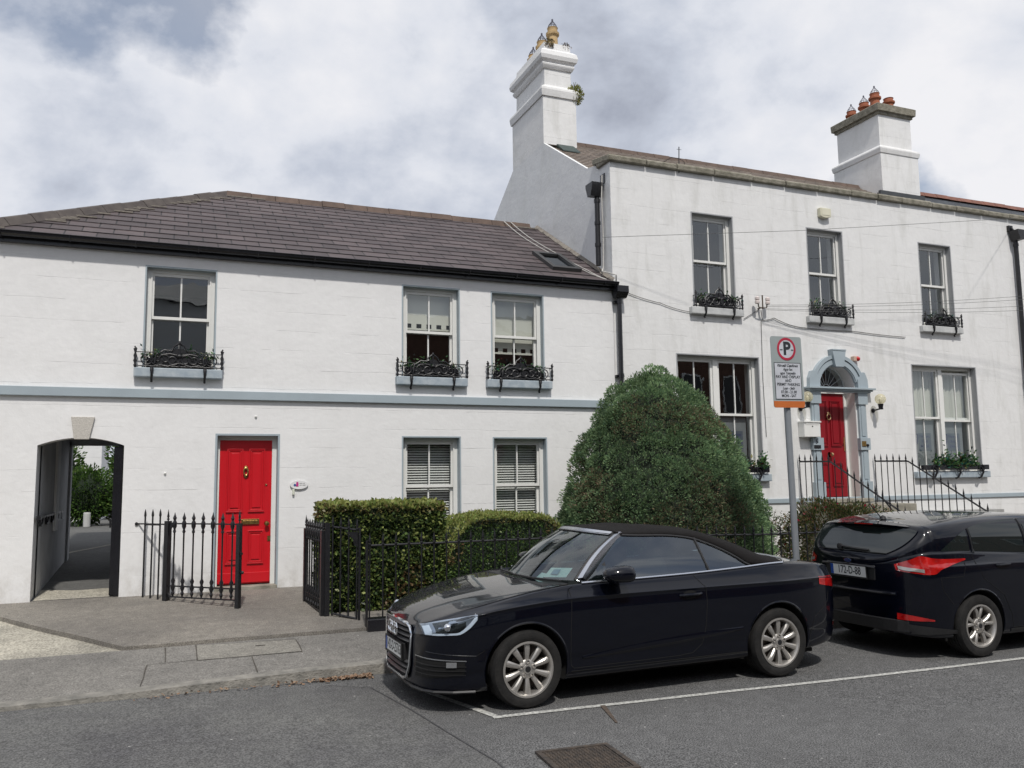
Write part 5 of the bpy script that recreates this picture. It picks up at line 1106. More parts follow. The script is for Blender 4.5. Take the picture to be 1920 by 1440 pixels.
# ------------------------------------------------ garden seen through the arch
hedge_cols = [(.06, .12, .03), (.10, .18, .04), (.035, .07, .02), (.16, .24, .06)]
def mound(name, lab, cat, c0, rad3, n, size, seed, cols=hedge_cols, wts=(3, 3, 2, 1), flowers=0):
    t = shrub(name, lab, cat, c0, rad3, n, size, cols, wts, seed, 3, flowers, fcol=(.55, .04, .05)); q = MB().ball(c0, 1, 16, 10, rad3[0] * .72, rad3[1] * .72, rad3[2] * .8); q.build('dark_core', M['core'], t); return t  # dark ball inside the leaves, coloured as inner shade
mound('hedge', 'leafy green hedge mound on the left seen through the arch', 'hedge', (-2.9, 26.6, 2.15), (.75, .8, 1.35), 5000, .10, 41)
mound('hedge', 'square green hedge in the middle seen through the arch', 'hedge', (-2.0, 26.0, 1.55), (.72, .6, .80), 6000, .09, 42)
mound('flowering_tree', 'dark green tree with red flowers seen through the arch', 'tree', (-.95, 27.5, 2.4), (.62, .7, 1.1), 5000, .10, 43, flowers=500)
mound('bush', 'rounded olive bush low on the right seen through the arch', 'bush', (-1.05, 26.2, 1.35), (.5, .5, .75), 3000, .08, 44, cols=[(.09, .11, .03), (.05, .08, .02)], wts=(1, 1))
pl_ = MB().lathe([(.09, 0), (.09, .34), (.08, .38), (0, .38)], (-1.93, 25.4, .76), 14).build('bollard', pmat('shaded_white', (.45, .45, .44))); meta(pl_, 'short white round bollard at the foot of the hedge beyond the arch', 'bollard')  # white greyed down: the shade by the hedge is in the colour
bh = thing('garden_building', (-2.2, 30, .7), 'plain white building wall above the hedge seen through the arch', 'building')
MB().box(-6.0, -1.90, 29.5, 33, .6, 6.5).build('wall', M['wallL'], bh); MB().box(-6.1, -1.8, 29.4, 33.1, 6.5, 6.7).build('roof', M['slate'], bh, uvf=lambda x, y, z: (x, y))
q = MB()
for i in range(5):
    y = 12.95 + i * .62; q.box(-1.56, -1.54, y, y + .58, 1.44, 1.47)
    q.tube([(-1.55, y + .05, 1.44), (-1.55, y + .05, 1.34)], .012, 5); q.tube([(-1.55, y + .05 + .13 * (1 - math.cos(R(a))) , 1.44 - .10 * math.sin(R(a))) for a in range(0, 181, 30)], .012, 5)
q.box(-1.57, -1.52, F - .02, 12.95, 1.43, 1.48); o = q.build('gate_rail', M['iron']); meta(o, 'black scrolled iron rail fixed along the inner wall of the arch passage', 'rail')
gt2 = thing('passage_gate', (-.62, 13.0, .38), 'black timber gate leaf folded back on the right side of the archway', 'gate')
MB().box(-.675, -.625, F + .05, F + 1.1, .40, 2.40).build('leaf', M['black'], gt2); MB().box(-.624, -.56, F + .04, F + .12, .37, 2.43).build('post', M['black'], gt2); MB().tube([(-.69, F + .06, 1.42), (-.69, F + .06, 1.30)], .014, 6).build('handle', M['iron'], gt2)
# ================================================================ the other side of the street (mirrored in glass and paint)
brick = pmat('dull_brick', (.13, .065, .045), .85, 0, 5, col2=(.20, .11, .08)); dglass = pmat('far_window_glass', (.03, .035, .04), .08)
for i in range(9):
    x0 = -34 + i * 8.2; hgt = (8.8, 9.3, 8.6)[i % 3]; light = i in (4,)
    t = thing('terrace_house', (x0 + 4, -11, 0), ('pale' if light else 'brick') + ' terraced house across the street, ' + ('first', 'second', 'third', 'fourth', 'fifth', 'sixth', 'seventh', 'eighth', 'ninth')[i] + ' of its row', 'house', 'houses across the street')
    w_ = MB().box(x0, x0 + 8.1, -19, -11, 0, hgt).build('wall', M['wallL'] if light else brick, t)
    MB().xprism([(-19.2, hgt), (-10.8, hgt), (-15, hgt + 1.6)], x0, x0 + 8.1).build('roof', M['slateC'], t, uvf=lambda x, y, z: (x, y))
    for wx in (1.2, 3.6, 6.0):
        for wz in (1.4, 5.2):
            q = MB(); frame_rect(q, x0 + wx, x0 + wx + 1.1, wz, wz + 1.9, .09, -10.99, -10.93); o = q.build('window', M['frame'], t); MB().box(x0 + wx + .09, x0 + wx + 1.01, -10.98, -10.95, wz + .09, wz + 1.81).build('pane', dglass, o)
MB_ = sheet([-60, 0, 70], [-11, -7.5], lambda x, y: .12); struct(MB_, 'far_pavement', M['pave'])
for i, (x, s_) in enumerate(((-13, 3.0), (-4.5, 2.6), (3, 3.2), (11.5, 2.8), (20, 3.1))):
    rg3 = random.Random(i); t = shrub('street_tree', 'leafy tree across the street, %s, seen only as a reflection' % ('far left', 'left', 'middle', 'right', 'far right')[i], 'tree', (x, -9.6, 3.6 + .3 * s_), (s_ * .62, s_ * .5, s_ * .8), 2600, .30, hedge_cols, (3, 3, 2, 1), 60 + i, 6, grp='trees across the street')
    MB().tube([(x, -9.6, 0), (x + .1, -9.6, 3.4)], .16, 8).build('trunk', M['bark'], t)
# ================================================================ cars
def pchip(xs, ys, xq):
    xs = np.asarray(xs, float); ys = np.asarray(ys, float); xq = np.clip(np.asarray(xq, float), xs[0], xs[-1])
    h = np.diff(xs); d = np.diff(ys, axis=0) / h.reshape(-1, *([1] * (ys.ndim - 1))); m = np.zeros_like(ys)
    hh = h.reshape(-1, *([1] * (ys.ndim - 1))); w1 = 2 * hh[1:] + hh[:-1]; w2 = hh[1:] + 2 * hh[:-1]
    with np.errstate(divide='ignore', invalid='ignore'):
        t = (w1 + w2) / (w1 / d[:-1] + w2 / d[1:])
    m[1:-1] = np.where(d[:-1] * d[1:] > 0, t, 0); m[0] = d[0]; m[-1] = d[-1]
    i = np.clip(np.searchsorted(xs, xq, side='right') - 1, 0, len(xs) - 2); s = (xq - xs[i]) / h[i]; sh = (-1,) + (1,) * (ys.ndim - 1); s = s.reshape(sh); H = h[i].reshape(sh)
    return (2 * s**3 - 3 * s**2 + 1) * ys[i] + (s**3 - 2 * s**2 + s) * H * m[i] + (-2 * s**3 + 3 * s**2) * ys[i + 1] + (s**3 - s**2) * H * m[i + 1]
def cr(x, tab): return float(pchip([a for a, b in tab], [b for a, b in tab], [x])[0])
class CarBody:
    def __init__(s, U, section): s.U = U; s.section = section
    def prof(s, u, sub=4):
        P = np.array(s.section(u)); t = np.arange(len(P)); q = np.linspace(0, len(P) - 1, (len(P) - 1) * sub + 1); return pchip(t, P, q)
    def y_at(s, u, z):
        P = s.prof(u, 6); k0 = int(len(P) * .12); y = P[k0:, 0]; zz = P[k0:, 1]; best = 0
        for a in range(len(zz) - 1):
            if (zz[a] - z) * (zz[a + 1] - z) <= 0 and abs(zz[a + 1] - zz[a]) > 1e-7:
                f = (z - zz[a]) / (zz[a + 1] - zz[a]); best = max(best, y[a] + f * (y[a + 1] - y[a]))
        return best if best else float(y.max())
    def pt(s, u, z, side=-1, off=.004):
        y = s.y_at(u, z); e = .02; du = (s.y_at(min(s.U[-1], u + e), z) - s.y_at(max(s.U[0], u - e), z)) / (min(s.U[-1], u + e) - max(s.U[0], u - e)); n = Vector((-du, 1, 0)).normalized() * off
        return Vector((u + n.x, side * (y + n.y), z))
    def mesh(s):
        mb = MB(); rings = []
        for u in s.U:
            P = s.prof(u); R_ = [(u, -y, z) for y, z in P] + [(u, y, z) for y, z in P[::-1][1:-1]]; rings.append(R_)
        n = len(rings[0]); mb.v = [p for r in rings for p in r]
        for i in range(len(rings) - 1):
            for j in range(n): mb.f.append((i * n + j, i * n + (j + 1) % n, (i + 1) * n + (j + 1) % n, (i + 1) * n + j))
        h = n // 2
        for base in (0, (len(rings) - 1) * n):       # end caps as strips between mirrored points
            for j in range(h): 
                a, b = base + j, base + j + 1; c, d = base + (n - j - 1) % n, base + (n - j) % n
                if j == 0: mb.f.append((a, b, c))
                elif j == h - 1: mb.f.append((a, b, d))
                else: mb.f.append((a, b, c, d))
        mb.m = [0] * len(mb.f); return mb
    def patch(s, us, zlo, zhi, nz_=6, side=-1, off=.004):
        mb = MB(); k = nz_ + 1
        for u in us:
            a, b = zlo(u), zhi(u)
            for j in range(k): mb.v.append(tuple(s.pt(u, a + (b - a) * j / nz_, side, off)))
        mb.f = [(i * k + j, (i + 1) * k + j, (i + 1) * k + j + 1, i * k + j + 1) for i in range(len(us) - 1) for j in range(nz_)]; mb.m = [0] * len(mb.f); return mb
    def line(s, pts, r=.003, side=-1, off=.0, n=6):
        q = MB(); P = []
        for (u0, z0), (u1, z1) in zip(pts, pts[1:]):
            for i in range(n): P.append(s.pt(u0 + (u1 - u0) * i / n, z0 + (z1 - z0) * i / n, side, off))
        P.append(s.pt(*pts[-1], side, off)); q.tube(P, r, 5); return q
def cut(obj, cutters, liner):
    dg = bpy.context.evaluated_depsgraph_get()
    for cmb in cutters:
        c = cmb.build('cutter', liner); c.parent = obj.parent
        m = obj.modifiers.new('arch', 'BOOLEAN'); m.operation = 'DIFFERENCE'; m.object = c; m.solver = 'EXACT'; m.material_mode = 'TRANSFER'
    dg.update(); me = bpy.data.meshes.new_from_object(obj.evaluated_get(dg)); obj.modifiers.clear(); old = obj.data; obj.data = me; me.name = 'body'
    for c in [o for o in COL.objects if o.name.split('.')[0] == 'cutter']: bpy.data.objects.remove(c)
    me.polygons.foreach_set('use_smooth', [True] * len(me.polygons)); me.set_sharp_from_angle(angle=R(38))
pm_, pnt, pb_ = new_mat('dark_blue_car_paint')
pb_.inputs['Base Color'].default_value = (.0035, .005, .012, 1); pb_.inputs['Roughness'].default_value = .35; pb_.inputs['Metallic'].default_value = .0; pb_.inputs['Specular IOR Level'].default_value = .1
pb_.inputs['Coat Weight'].default_value = 1; pb_.inputs['Coat Roughness'].default_value = .02; pb_.inputs['Coat IOR'].default_value = 1.40
_t = N(pnt, 'ShaderNodeTexCoord'); _n = tex(pnt, _t.outputs['Object'], 700, 2); _c = ramp(pnt, _n, .45, (.0006, .0010, .003), .75, (.0018, .0035, .013)); pnt.links.new(_c, pb_.inputs['Base Color'])
M['paint'] = pm_
M['plastic'] = pmat('black_car_plastic', (.012, .012, .013), .5, .2, 30, .1, 100)
M['fabric'] = pmat('black_soft_top_fabric', (.011, .010, .010), .92, .2, 60, .5, 260, spec=.2)
M['alu'] = pmat('satin_aluminium', (.62, .64, .68), .26, .04, 5, metal=1)
M['chrome'] = pmat('chrome', (.75, .77, .80), .10, .03, 5, metal=1)
M['rimsil'] = pmat('silver_alloy', (.50, .48, .45), .42, .08, 8, metal=.8, coat=.1)
M['rubber'] = pmat('tyre_rubber', (.010, .010, .010), .8, 0, 14, .4, 60, col2=(.020, .019, .018), spec=.3)
M['disc'] = pmat('brake_disc', (.09, .075, .065), .5, .2, 20, metal=.7)
M['liner'] = pmat('wheel_arch_liner', (.004, .004, .004), .95)
M['cglass'] = glass_mat('car_side_glass', (.30, .38, .38), 1.85)
M['wglass'] = glass_mat('windscreen_glass', (.50, .57, .55), 1.75)
M['tglass'] = pmat('dark_rear_glass', (.010, .014, .014), .02, .05, 3, spec=.6, coat=0)
M['redlamp'] = pmat('red_lamp_lens', (.20, .002, .003), .08, 0, 9, col2=(.50, .012, .010), coat=1)
M['cabin'] = pmat('dark_cabin', (.016, .016, .017), .8, .2, 10)
M['plate'] = pmat('number_plate_white', (.68, .69, .67), .4, .03, 4)
M['eu'] = pmat('plate_blue_band', (.01, .06, .30), .4)
M['ink'] = pmat('plate_black', (.01, .01, .012), .4)
M['lampglass'] = glass_mat('headlamp_glass', (.75, .8, .85), 1.5)
M['lampin'] = pmat('headlamp_reflector', (.42, .46, .52), .3, .2, 6, metal=.7)
M['drl'] = pmat('lamp_white_bar', (.80, .84, .88), .15, .02, 4)
def tyre_rim(t, u, z, y, r, rr, side, style, steer=0):
    """wheel with its tyre, rim, disc; outer face looks to 'side'"""
    o = MB(); wv = .215
    prof = [(rr, 0), (rr + .012, -.006), (rr + .022, -.012), (r - .045, -.016), (r - .018, -.010), (r - .006, .012), (r, .035)]
    for i in range(4):
        a = .045 + i * .037; prof += [(r, a), (r - .008, a + .002), (r - .008, a + .008), (r, a + .010)]
    prof += [(r, wv - .03), (r - .01, wv - .01), (r - .05, wv), (rr, wv - .01)]
    prof = [(p, h) for p, h in prof]
    o.lathe([(p, h * -side if False else h) for p, h in prof], (0, 0, 0), 64, 'y', cap=False); T_ = o.build('wheel', M['rubber'], None, smooth=True, sharp=40)
    T_.parent = t; T_.location = (u, y if side < 0 else y, z); T_.rotation_euler[2] = (0 if side < 0 else math.pi) + steer
    q = MB(); q.lathe([(rr + .006, .0), (rr + .006, -.010), (rr - .010, -.012), (rr - .018, .0), (rr - .026, .03), (rr - .03, .15), (rr - .0, .19)], (0, 0, 0), 64, 'y', cap=False)
    nsp = 10
    for i in range(nsp):
        if style == 'even': a = 2 * math.pi * (i + .5) / 10 ; a2 = a
        else:
            k, s_ = divmod(i, 2); c_ = 2 * math.pi * k / 5 + R(90); a = c_ + (R(6) if s_ else -R(6)); a2 = c_ + (R(15) if s_ else -R(15))
        r0, r1 = .055, rr - .012
        w0, w1 = (.015, .027) if style == 'even' else (.014, .019)
        nst = 6; ring = []
        for j in range(nst + 1):
            f = j / nst; rad = r0 + (r1 - r0) * f; aa = a + (a2 - a) * f; wd_ = w0 + (w1 - w0) * f; yy = .020 - .014 * math.sin(f * math.pi * .8) - .004 * f; dirv = Vector((math.cos(aa), 0, math.sin(aa))); tv = Vector((-math.sin(aa), 0, math.cos(aa)))
            c = dirv * rad; ring += [c - tv * wd_ + Vector((0, yy + .045, 0)), c - tv * wd_ + Vector((0, yy + .010, 0)), c - tv * wd_ * .45 + Vector((0, yy, 0)), c + tv * wd_ * .45 + Vector((0, yy, 0)), c + tv * wd_ + Vector((0, yy + .010, 0)), c + tv * wd_ + Vector((0, yy + .045, 0))]
        q.add(ring, [(j * 6 + k, j * 6 + k + 1, (j + 1) * 6 + k + 1, (j + 1) * 6 + k) for j in range(nst) for k in range(5)])
    q.lathe([(.078, .05), (.078, .022), (.070, .016), (.040, .012), (.036, .004), (0, .002)], (0, 0, 0), 24, 'y')
    for i in range(5):
        a = R(90) + 2 * math.pi * i / 5; q.lathe([(.020, .022), (.019, .004), (.012, .003), (.010, .016), (0, .016)], (.060 * math.cos(a), 0, .060 * math.sin(a)), 10, 'y')
    rm = q.build('rim', M['rimsil'], T_, smooth=True, sharp=35)
    q = MB().lathe([(.03, .075), (.135, .075), (.135, .09), (.03, .09), (.03, .075)], (0, 0, 0), 32, 'y', cap=False).lathe([(rr - .001, .12), (.0, .121)], (0, 0, 0), 32, 'y'); q.build('brake_disc', M['disc'], T_)
    MB().lathe([(.026, .0035), (.024, .001), (0, .0005)], (0, 0, 0), 16, 'y').build('centre_cap', M['plastic'], T_)
    return T_
def plate(t, c, txt, facing, txtsize=.085, yaw=0, tilt=0, band=True):
    """number plate: centre c, facing 'front' (-x) ; local frame built in yz then placed"""
    o = MB().box(-.006, .0, -.262, .262, -.058, .058).build('number_plate', M['plate'], None, bevel=.002); o.parent = t; o.location = c; o.rotation_euler = (0, tilt, yaw)
    f = MB(); 
    for a in ((-.275, .275, -.075, -.0585), (-.275, .275, .0585, .068), (-.275, -.2625, -.0585, .0585), (.2625, .275, -.0585, .0585)): f.box(-.010, .002, *a)
    fo_ = f.build('plate_frame', M['plastic'], None); fo_.parent = o
    if band: b = MB().box(-.0075, -.0062, .218, .26, -.056, .056).build('blue_band', M['eu'], None); b.parent = o
    tx = text_obj('plate_text', txt, M['ink'], None, (-.0065, -.018, 0), .118, rot=(R(90), 0, R(-90)), sx=.74, ext=.0008, bold=.0012); tx.parent = o
    return o
# ---------------------------------------------------------------- open-top coupe with the roof up
car = thing('parked_car', (1.96, 7.55, 0), 'dark blue convertible parked with its black soft top up and silver ten-spoke wheels', 'car', local=True, rz=R(0))
W_ = [(0, .30), (.012, .42), (.03, .53), (.065, .64), (.12, .72), (.21, .785), (.36, .84), (.55, .872), (.86, .893), (1.3, .895), (2.6, .895), (3.2, .896), (3.56, .893), (3.85, .872), (4.08, .83), (4.22, .775), (4.32, .70), (4.38, .62), (4.41, .52)]
ZB = [(0, .17), (.1, .15), (.45, .16), (.9, .19), (1.3, .195), (3.0, .205), (3.9, .22), (4.2, .25), (4.41, .32)]
ZS = [(0, .60), (.1, .66), (.25, .725), (.45, .79), (.8, .842), (1.3, .875), (2.0, .885), (2.8, .888), (3.5, .893), (4.0, .895), (4.25, .875), (4.41, .80)]
ZE = [(0, .655), (.06, .685), (.15, .725), (.35, .795), (.6, .860), (1.0, .935), (1.38, .975), (2.0, .985), (2.6, 1.000), (3.1, 1.022), (3.6, 1.045), (3.9, 1.03), (4.2, 1.0), (4.33, .975), (4.41, .86)]
ZC = [(0, .665), (.05, .71), (.12, .755), (.3, .82), (.6, .892), (1.0, .955), (1.2, .972), (1.32, .93), (1.45, .88), (2.0, .86), (3.2, .88), (3.45, 1.0), (3.6, 1.075), (3.9, 1.06), (4.2, 1.02), (4.35, .985), (4.41, .87)]
def sec_a(u):
    w, zb, zs, ze, zc = cr(u, W_), cr(u, ZB), cr(u, ZS), cr(u, ZE), cr(u, ZC)
    fl = .012 * (math.exp(-((u - .86) / .38) ** 2) + math.exp(-((u - 3.5) / .38) ** 2))
    z2 = lambda f: zb + (zs - zb) * f
    eh = ze - zs; cab = 1 / (1 + math.exp(-(u - 1.38) / .05)) * (1 / (1 + math.exp((u - 3.45) / .05)))
    yin = w - .135 - .02 * cab; 
    return [(0, zb), (w * .55, zb), (w - .10, zb), (w - .045, zb + .012), (w - .022, z2(.14)), (w - .020, z2(.24)), (w - .008, z2(.33)), (w - .001, z2(.45)), (w + fl, z2(.62)), (w + fl, z2(.80)), (w - .008 + fl, zs - .028), (w - .001 + fl, zs - .006), (w - .010 + fl * .5, zs + .003), (w - .060, zs + eh * .55), (w - .085, ze - .008), (w - .11, ze), (yin, ze + (zc - ze) * (.25 + .6 * cab)), (yin * .72, ze + (zc - ze) * (.55 + .42 * cab)), (yin * .36, ze + (zc - ze) * .90), (0, zc)]
Ua = sorted(set([round(x, 3) for x in list(np.linspace(0, .15, 15)) + list(np.linspace(.18, 1.2, 24)) + list(np.linspace(1.24, 1.6, 13)) + list(np.linspace(1.65, 3.3, 26)) + list(np.linspace(3.34, 4.2, 26)) + list(np.linspace(4.23, 4.41, 10))]))
A = CarBody(Ua, sec_a)
body = A.mesh().build('body', [M['paint']], car, smooth=True, sharp=60)
WH = ((.865, .325), (3.475, .325))
cuts = []
for u, z in WH:
    c = MB(); c.lathe([(.372, -1.1), (.372, -.60)], (u, 0, z), 56, 'y'); cuts.append(c); c = MB(); c.lathe([(.372, .60), (.372, 1.1)], (u, 0, z), 56, 'y'); cuts.append(c)
cut(body, cuts, M['liner'])
for i, (u, z) in enumerate(WH):
    for sd_ in (-1, 1): tyre_rim(car, u, .319, sd_ * .885, .319, .222, sd_, 'even')
    for sd_ in (-1,):
        q = MB(); P = []
        for a in range(-12, 193, 5):
            uu, zz_ = u + .376 * math.cos(R(a)), z + .376 * math.sin(R(a)); P.append(A.pt(uu, max(zz_, .21), sd_, -.006))
        q.tube(P, .011, 6); q.build('arch_lip', M['paint'], car, smooth=True)
    MB().box(u - .42, u + .42, -.60, .60, .16, .62).build('underbody', M['liner'], car) if i == 0 else None
MB().box(.5, 4.0, -.72, .72, .165, .20).build('floor_pan', M['liner'], car)
# shut lines
q = A.line([(1.28, .97), (1.275, .80), (1.262, .60), (1.262, .40), (1.27, .31), (1.30, .285)], .0032); l2 = A.line([(1.30, .285), (1.9, .29), (2.35, .295), (2.50, .31), (2.60, .38), (2.64, .55), (2.66, .75), (2.655, .88), (2.60, .95), (2.565, .995)], .0032); q.add(l2.v, l2.f)
l2 = A.line([(.42, .46), (.49, .50)], .0025); q.add(l2.v, l2.f)
q.build('door_gap', M['liner'], car)
A.line([(1.27, .262), (2.0, .264), (3.1, .268)], .004, off=.003).build('sill_trim', M['liner'], car)
# sculpted lower swage line on the door
q = MB(); us = fr_(1.38, 3.05, 24)
for i, u in enumerate(us):
    zc_ = .365 + (u - 1.38) * .072; h_ = .010 + .020 * math.sin(math.pi * (i + 1) / 26)
    for dz, of in ((-h_ * 1.1, -.001), (-h_ * .25, .009), (h_ * .1, .0115), (h_ * 1.4, -.001)): q.v.append(tuple(A.pt(u, zc_ + dz, -1, of)))
q.f = [(i * 4 + j, (i + 1) * 4 + j, (i + 1) * 4 + j + 1, i * 4 + j + 1) for i in range(24) for j in range(3)]; q.m = [0] * len(q.f); q.build('swage_line', M['paint'], car, smooth=True, sharp=80)
# bright beltline trim
for sd_ in (-1, 1):
    P = [Vector((u, sd_ * (cr(u, W_) - .095), cr(u, ZE) + .007)) for u in fr_(1.42, 3.62, 30)]; P += [Vector((3.68, sd_ * .735, 1.055)), Vector((3.74, sd_ * .62, 1.073)), Vector((3.78, sd_ * .4, 1.080)), Vector((3.80, 0, 1.083))]
    MB().tube(P, .011, 6).build('belt_trim', M['alu'], car, smooth=True)
# windscreen: base line and header line
def ws_base(s_): y = .735 * s_; return Vector((1.13 + .30 * abs(s_) ** 2.2, y, .972 + .012 * abs(s_)))
def ws_top(s_): y = .575 * s_; return Vector((1.76 + .17 * abs(s_) ** 2.4, y, 1.402 - .028 * abs(s_) ** 2))
def ws_pt(s_, f):
    p = ws_base(s_).lerp(ws_top(s_), f); bul = .035 * math.sin(math.pi * f); return p + Vector((-bul * .6, 0, bul * .8))
q = MB(); nS, nF = 24, 12; q.v = [tuple(ws_pt(-.97 + 1.94 * i / nS, .02 + .95 * j / nF)) for i in range(nS + 1) for j in range(nF + 1)]
q.f = [(i * (nF + 1) + j, (i + 1) * (nF + 1) + j, (i + 1) * (nF + 1) + j + 1, i * (nF + 1) + j + 1) for i in range(nS) for j in range(nF)]; q.m = [0] * len(q.f)
q.build('windscreen', M['wglass'], car, smooth=True, sharp=80)
q = MB()      # black band round the glass
q.tube([ws_pt(-.955, .02 + .94 * i / 12) + Vector((0, .004, .003)) for i in range(13)], .013, 5); q.tube([ws_pt(.955, .02 + .94 * i / 12) for i in range(13)], .013, 5); q.tube([ws_pt(-.95 + 1.9 * i / 16, .955) + Vector((0, 0, .002)) for i in range(17)], .013, 5)
q.build('windscreen_seal', M['plastic'], car)
q = MB()      # satin frame: flat strip up one pillar, over the header, down the other
frm = [(-1.0, .03 + .97 * i / 14) for i in range(15)] + [(-1 + 2 * i / 24, 1.0) for i in range(1, 24)] + [(1.0, 1 - i / 14) for i in range(15)]
cs = []
for s_, f in frm:
    p = ws_pt(s_, f); 
    if abs(s_) == 1: inn = Vector((-.022, -s_ * .040, .010)); out_ = Vector((.066 + .018 * (1 - f), s_ * .010, -.030)); mid = Vector((.018, s_ * .012, .022))
    else: inn = Vector((-.048, 0, -.010)); out_ = Vector((.030, 0, .006)); mid = Vector((-.004, 0, .016))
    cs.append((p + inn, p + mid, p + out_))
for a, b in zip(cs, cs[1:]):
    for k in range(2): q.quad(a[k], b[k], b[k + 1], a[k + 1])
    q.quad(a[2], b[2], b[0] - Vector((0, 0, .012)), a[0] - Vector((0, 0, .012)))
q.build('windscreen_frame', M['alu'], car, smooth=True, sharp=50)
# soft top shell
TL = [(1.93, 1.372), (2.1, 1.362), (2.4, 1.352), (2.66, 1.322), (2.85, 1.262), (3.0, 1.195), (3.14, 1.115), (3.25, 1.045), (3.35, 1.040), (3.62, 1.05)]
TC = [(1.78, 1.408), (2.0, 1.425), (2.3, 1.428), (2.6, 1.412), (2.9, 1.368), (3.15, 1.295), (3.4, 1.205), (3.6, 1.12), (3.72, 1.085)]
def y_gh(z): return .785 - .205 * max(0, min(1.05, (z - 1.02) / .36))
q = MB(); us = fr_(0, 1, 34); kq = 16
for s_ in us:
    for j in range(-kq, kq + 1):
        f = 1 - abs(j) / kq                     # 0 at the side edge, 1 on the centre line
        usd = 1.925 + (3.625 - 1.925) * s_; uc = 1.775 + (3.74 - 1.775) * s_
        zl = cr(usd, TL); zc_ = cr(uc, TC); ys = y_gh(zl) + .012; ang = f * math.pi / 2
        yy = ys * math.cos(ang) ** .62 if f < 1 else 0; tt = math.sin(ang) ** .75; zz_ = zl + (zc_ - zl) * tt
        bow = .006 * math.cos(s_ * 2 * math.pi * 4) * f
        uu = uc + (usd - uc) * (abs(yy) / ys) ** 2; q.v.append((uu, yy * (1 if j > 0 else -1), zz_ + bow))
kk = 2 * kq + 1; q.f = [(i * kk + j, (i + 1) * kk + j, (i + 1) * kk + j + 1, i * kk + j + 1) for i in range(34) for j in range(kk - 1)]; q.m = [0] * len(q.f)
so_ = q.build('soft_top', M['fabric'], car, smooth=True, sharp=80); sm_ = so_.modifiers.new('thick', 'SOLIDIFY'); sm_.thickness = .012
for sd_ in (-1, 1): MB().tube([Vector((u, sd_ * (y_gh(cr(u, TL)) + .010), cr(u, TL) - .006)) for u in fr_(1.95, 3.25, 22)], .011, 6).build('roof_seal', M['plastic'], car, smooth=True)
# side glass
for sd_ in (-1, 1):
    q = MB(); us = fr_(1.50, 3.24, 34)
    def ztop(u): return min(1.0 + (u - 1.49) * .365 / .445 * 1.0 if u < 1.94 else 9, cr(max(u, 1.93), TL) - .004)
    for u in us:
        zb_ = cr(u, ZE) - .01; zt_ = max(zb_ + .002, ztop(u))
        for j in range(5): z_ = zb_ + (zt_ - zb_) * j / 4; q.v.append((u, sd_ * (y_gh(z_)), z_))
    q.f = [(i * 5 + j, (i + 1) * 5 + j, (i + 1) * 5 + j + 1, i * 5 + j + 1) for i in range(34) for j in range(4)]; q.m = [0] * len(q.f); q.build('side_window', M['cglass'], car, smooth=True, sharp=80)
    MB().tube([(2.72 + .05 * (1 - f), sd_ * (y_gh(1.01 + .30 * f) + .004), 1.0 + .31 * f) for f in fr_(0, 1, 6)], .013, 5).build('window_divider', M['plastic'], car)
    MB().xprism([(0, 0)] * 3, 0, 0) if False else None
    MB().add([(1.47, sd_ * .775, .985), (1.70, sd_ * .785, .985), (1.70, sd_ * .72, 1.145)], [(0, 1, 2)]).build('quarter_trim', M['plastic'], car)
# door mirrors
for sd_ in (-1, 1):
    q = MB(); prof = [(1.575, .030, .018), (1.59, .062, .040), (1.63, .086, .058), (1.70, .100, .070), (1.77, .102, .074), (1.81, .098, .070), (1.825, .088, .060)]; rings = []
    for u, a_, b_ in prof:
        rings.append([(u + .02 * math.cos(R(t_)) * sd_ * 0, sd_ * (.945 + a_ * 1.15 * math.copysign(abs(math.cos(R(t_))) ** .7, math.cos(R(t_)))), 1.055 + b_ * math.copysign(abs(math.sin(R(t_))) ** .8, math.sin(R(t_)))) for t_ in range(0, 360, 24)])
    k = len(rings[0]); q.v = [p for r in rings for p in r]; q.f = [(i * k + j, i * k + (j + 1) % k, (i + 1) * k + (j + 1) % k, (i + 1) * k + j) for i in range(len(rings) - 1) for j in range(k)] + [tuple(range(k)), tuple(range((len(rings) - 1) * k, len(rings) * k))]; q.m = [0] * len(q.f)
    q.tube([(1.72, sd_ * .80, .965), (1.70, sd_ * .88, 1.0), (1.70, sd_ * .92, 1.03)], .03, 8)
    o = q.build('door_mirror', M['paint'], car, smooth=True, sharp=50)
# door handle
for sd_ in (-1, 1):
    hp = lambda u, z, off: A.pt(u, z, sd_, off)
    q = MB(); q.tube([hp(2.37, .825, .0), hp(2.39, .828, .022), hp(2.48, .830, .028), hp(2.57, .832, .022), hp(2.60, .832, 0)], .014, 8)
    c = hp(2.48, .82, .001)
    o = q.build('door_handle', M['paint'], car, smooth=True); q = MB(); q.v = [tuple(A.pt(2.48 + .075 * math.cos(R(a)), .828 + .038 * math.sin(R(a)), sd_, .002)) for a in range(0, 360, 20)]; q.f = [tuple(range(18))]; q.m = [0]; q.build('handle_recess', M['liner'], o)
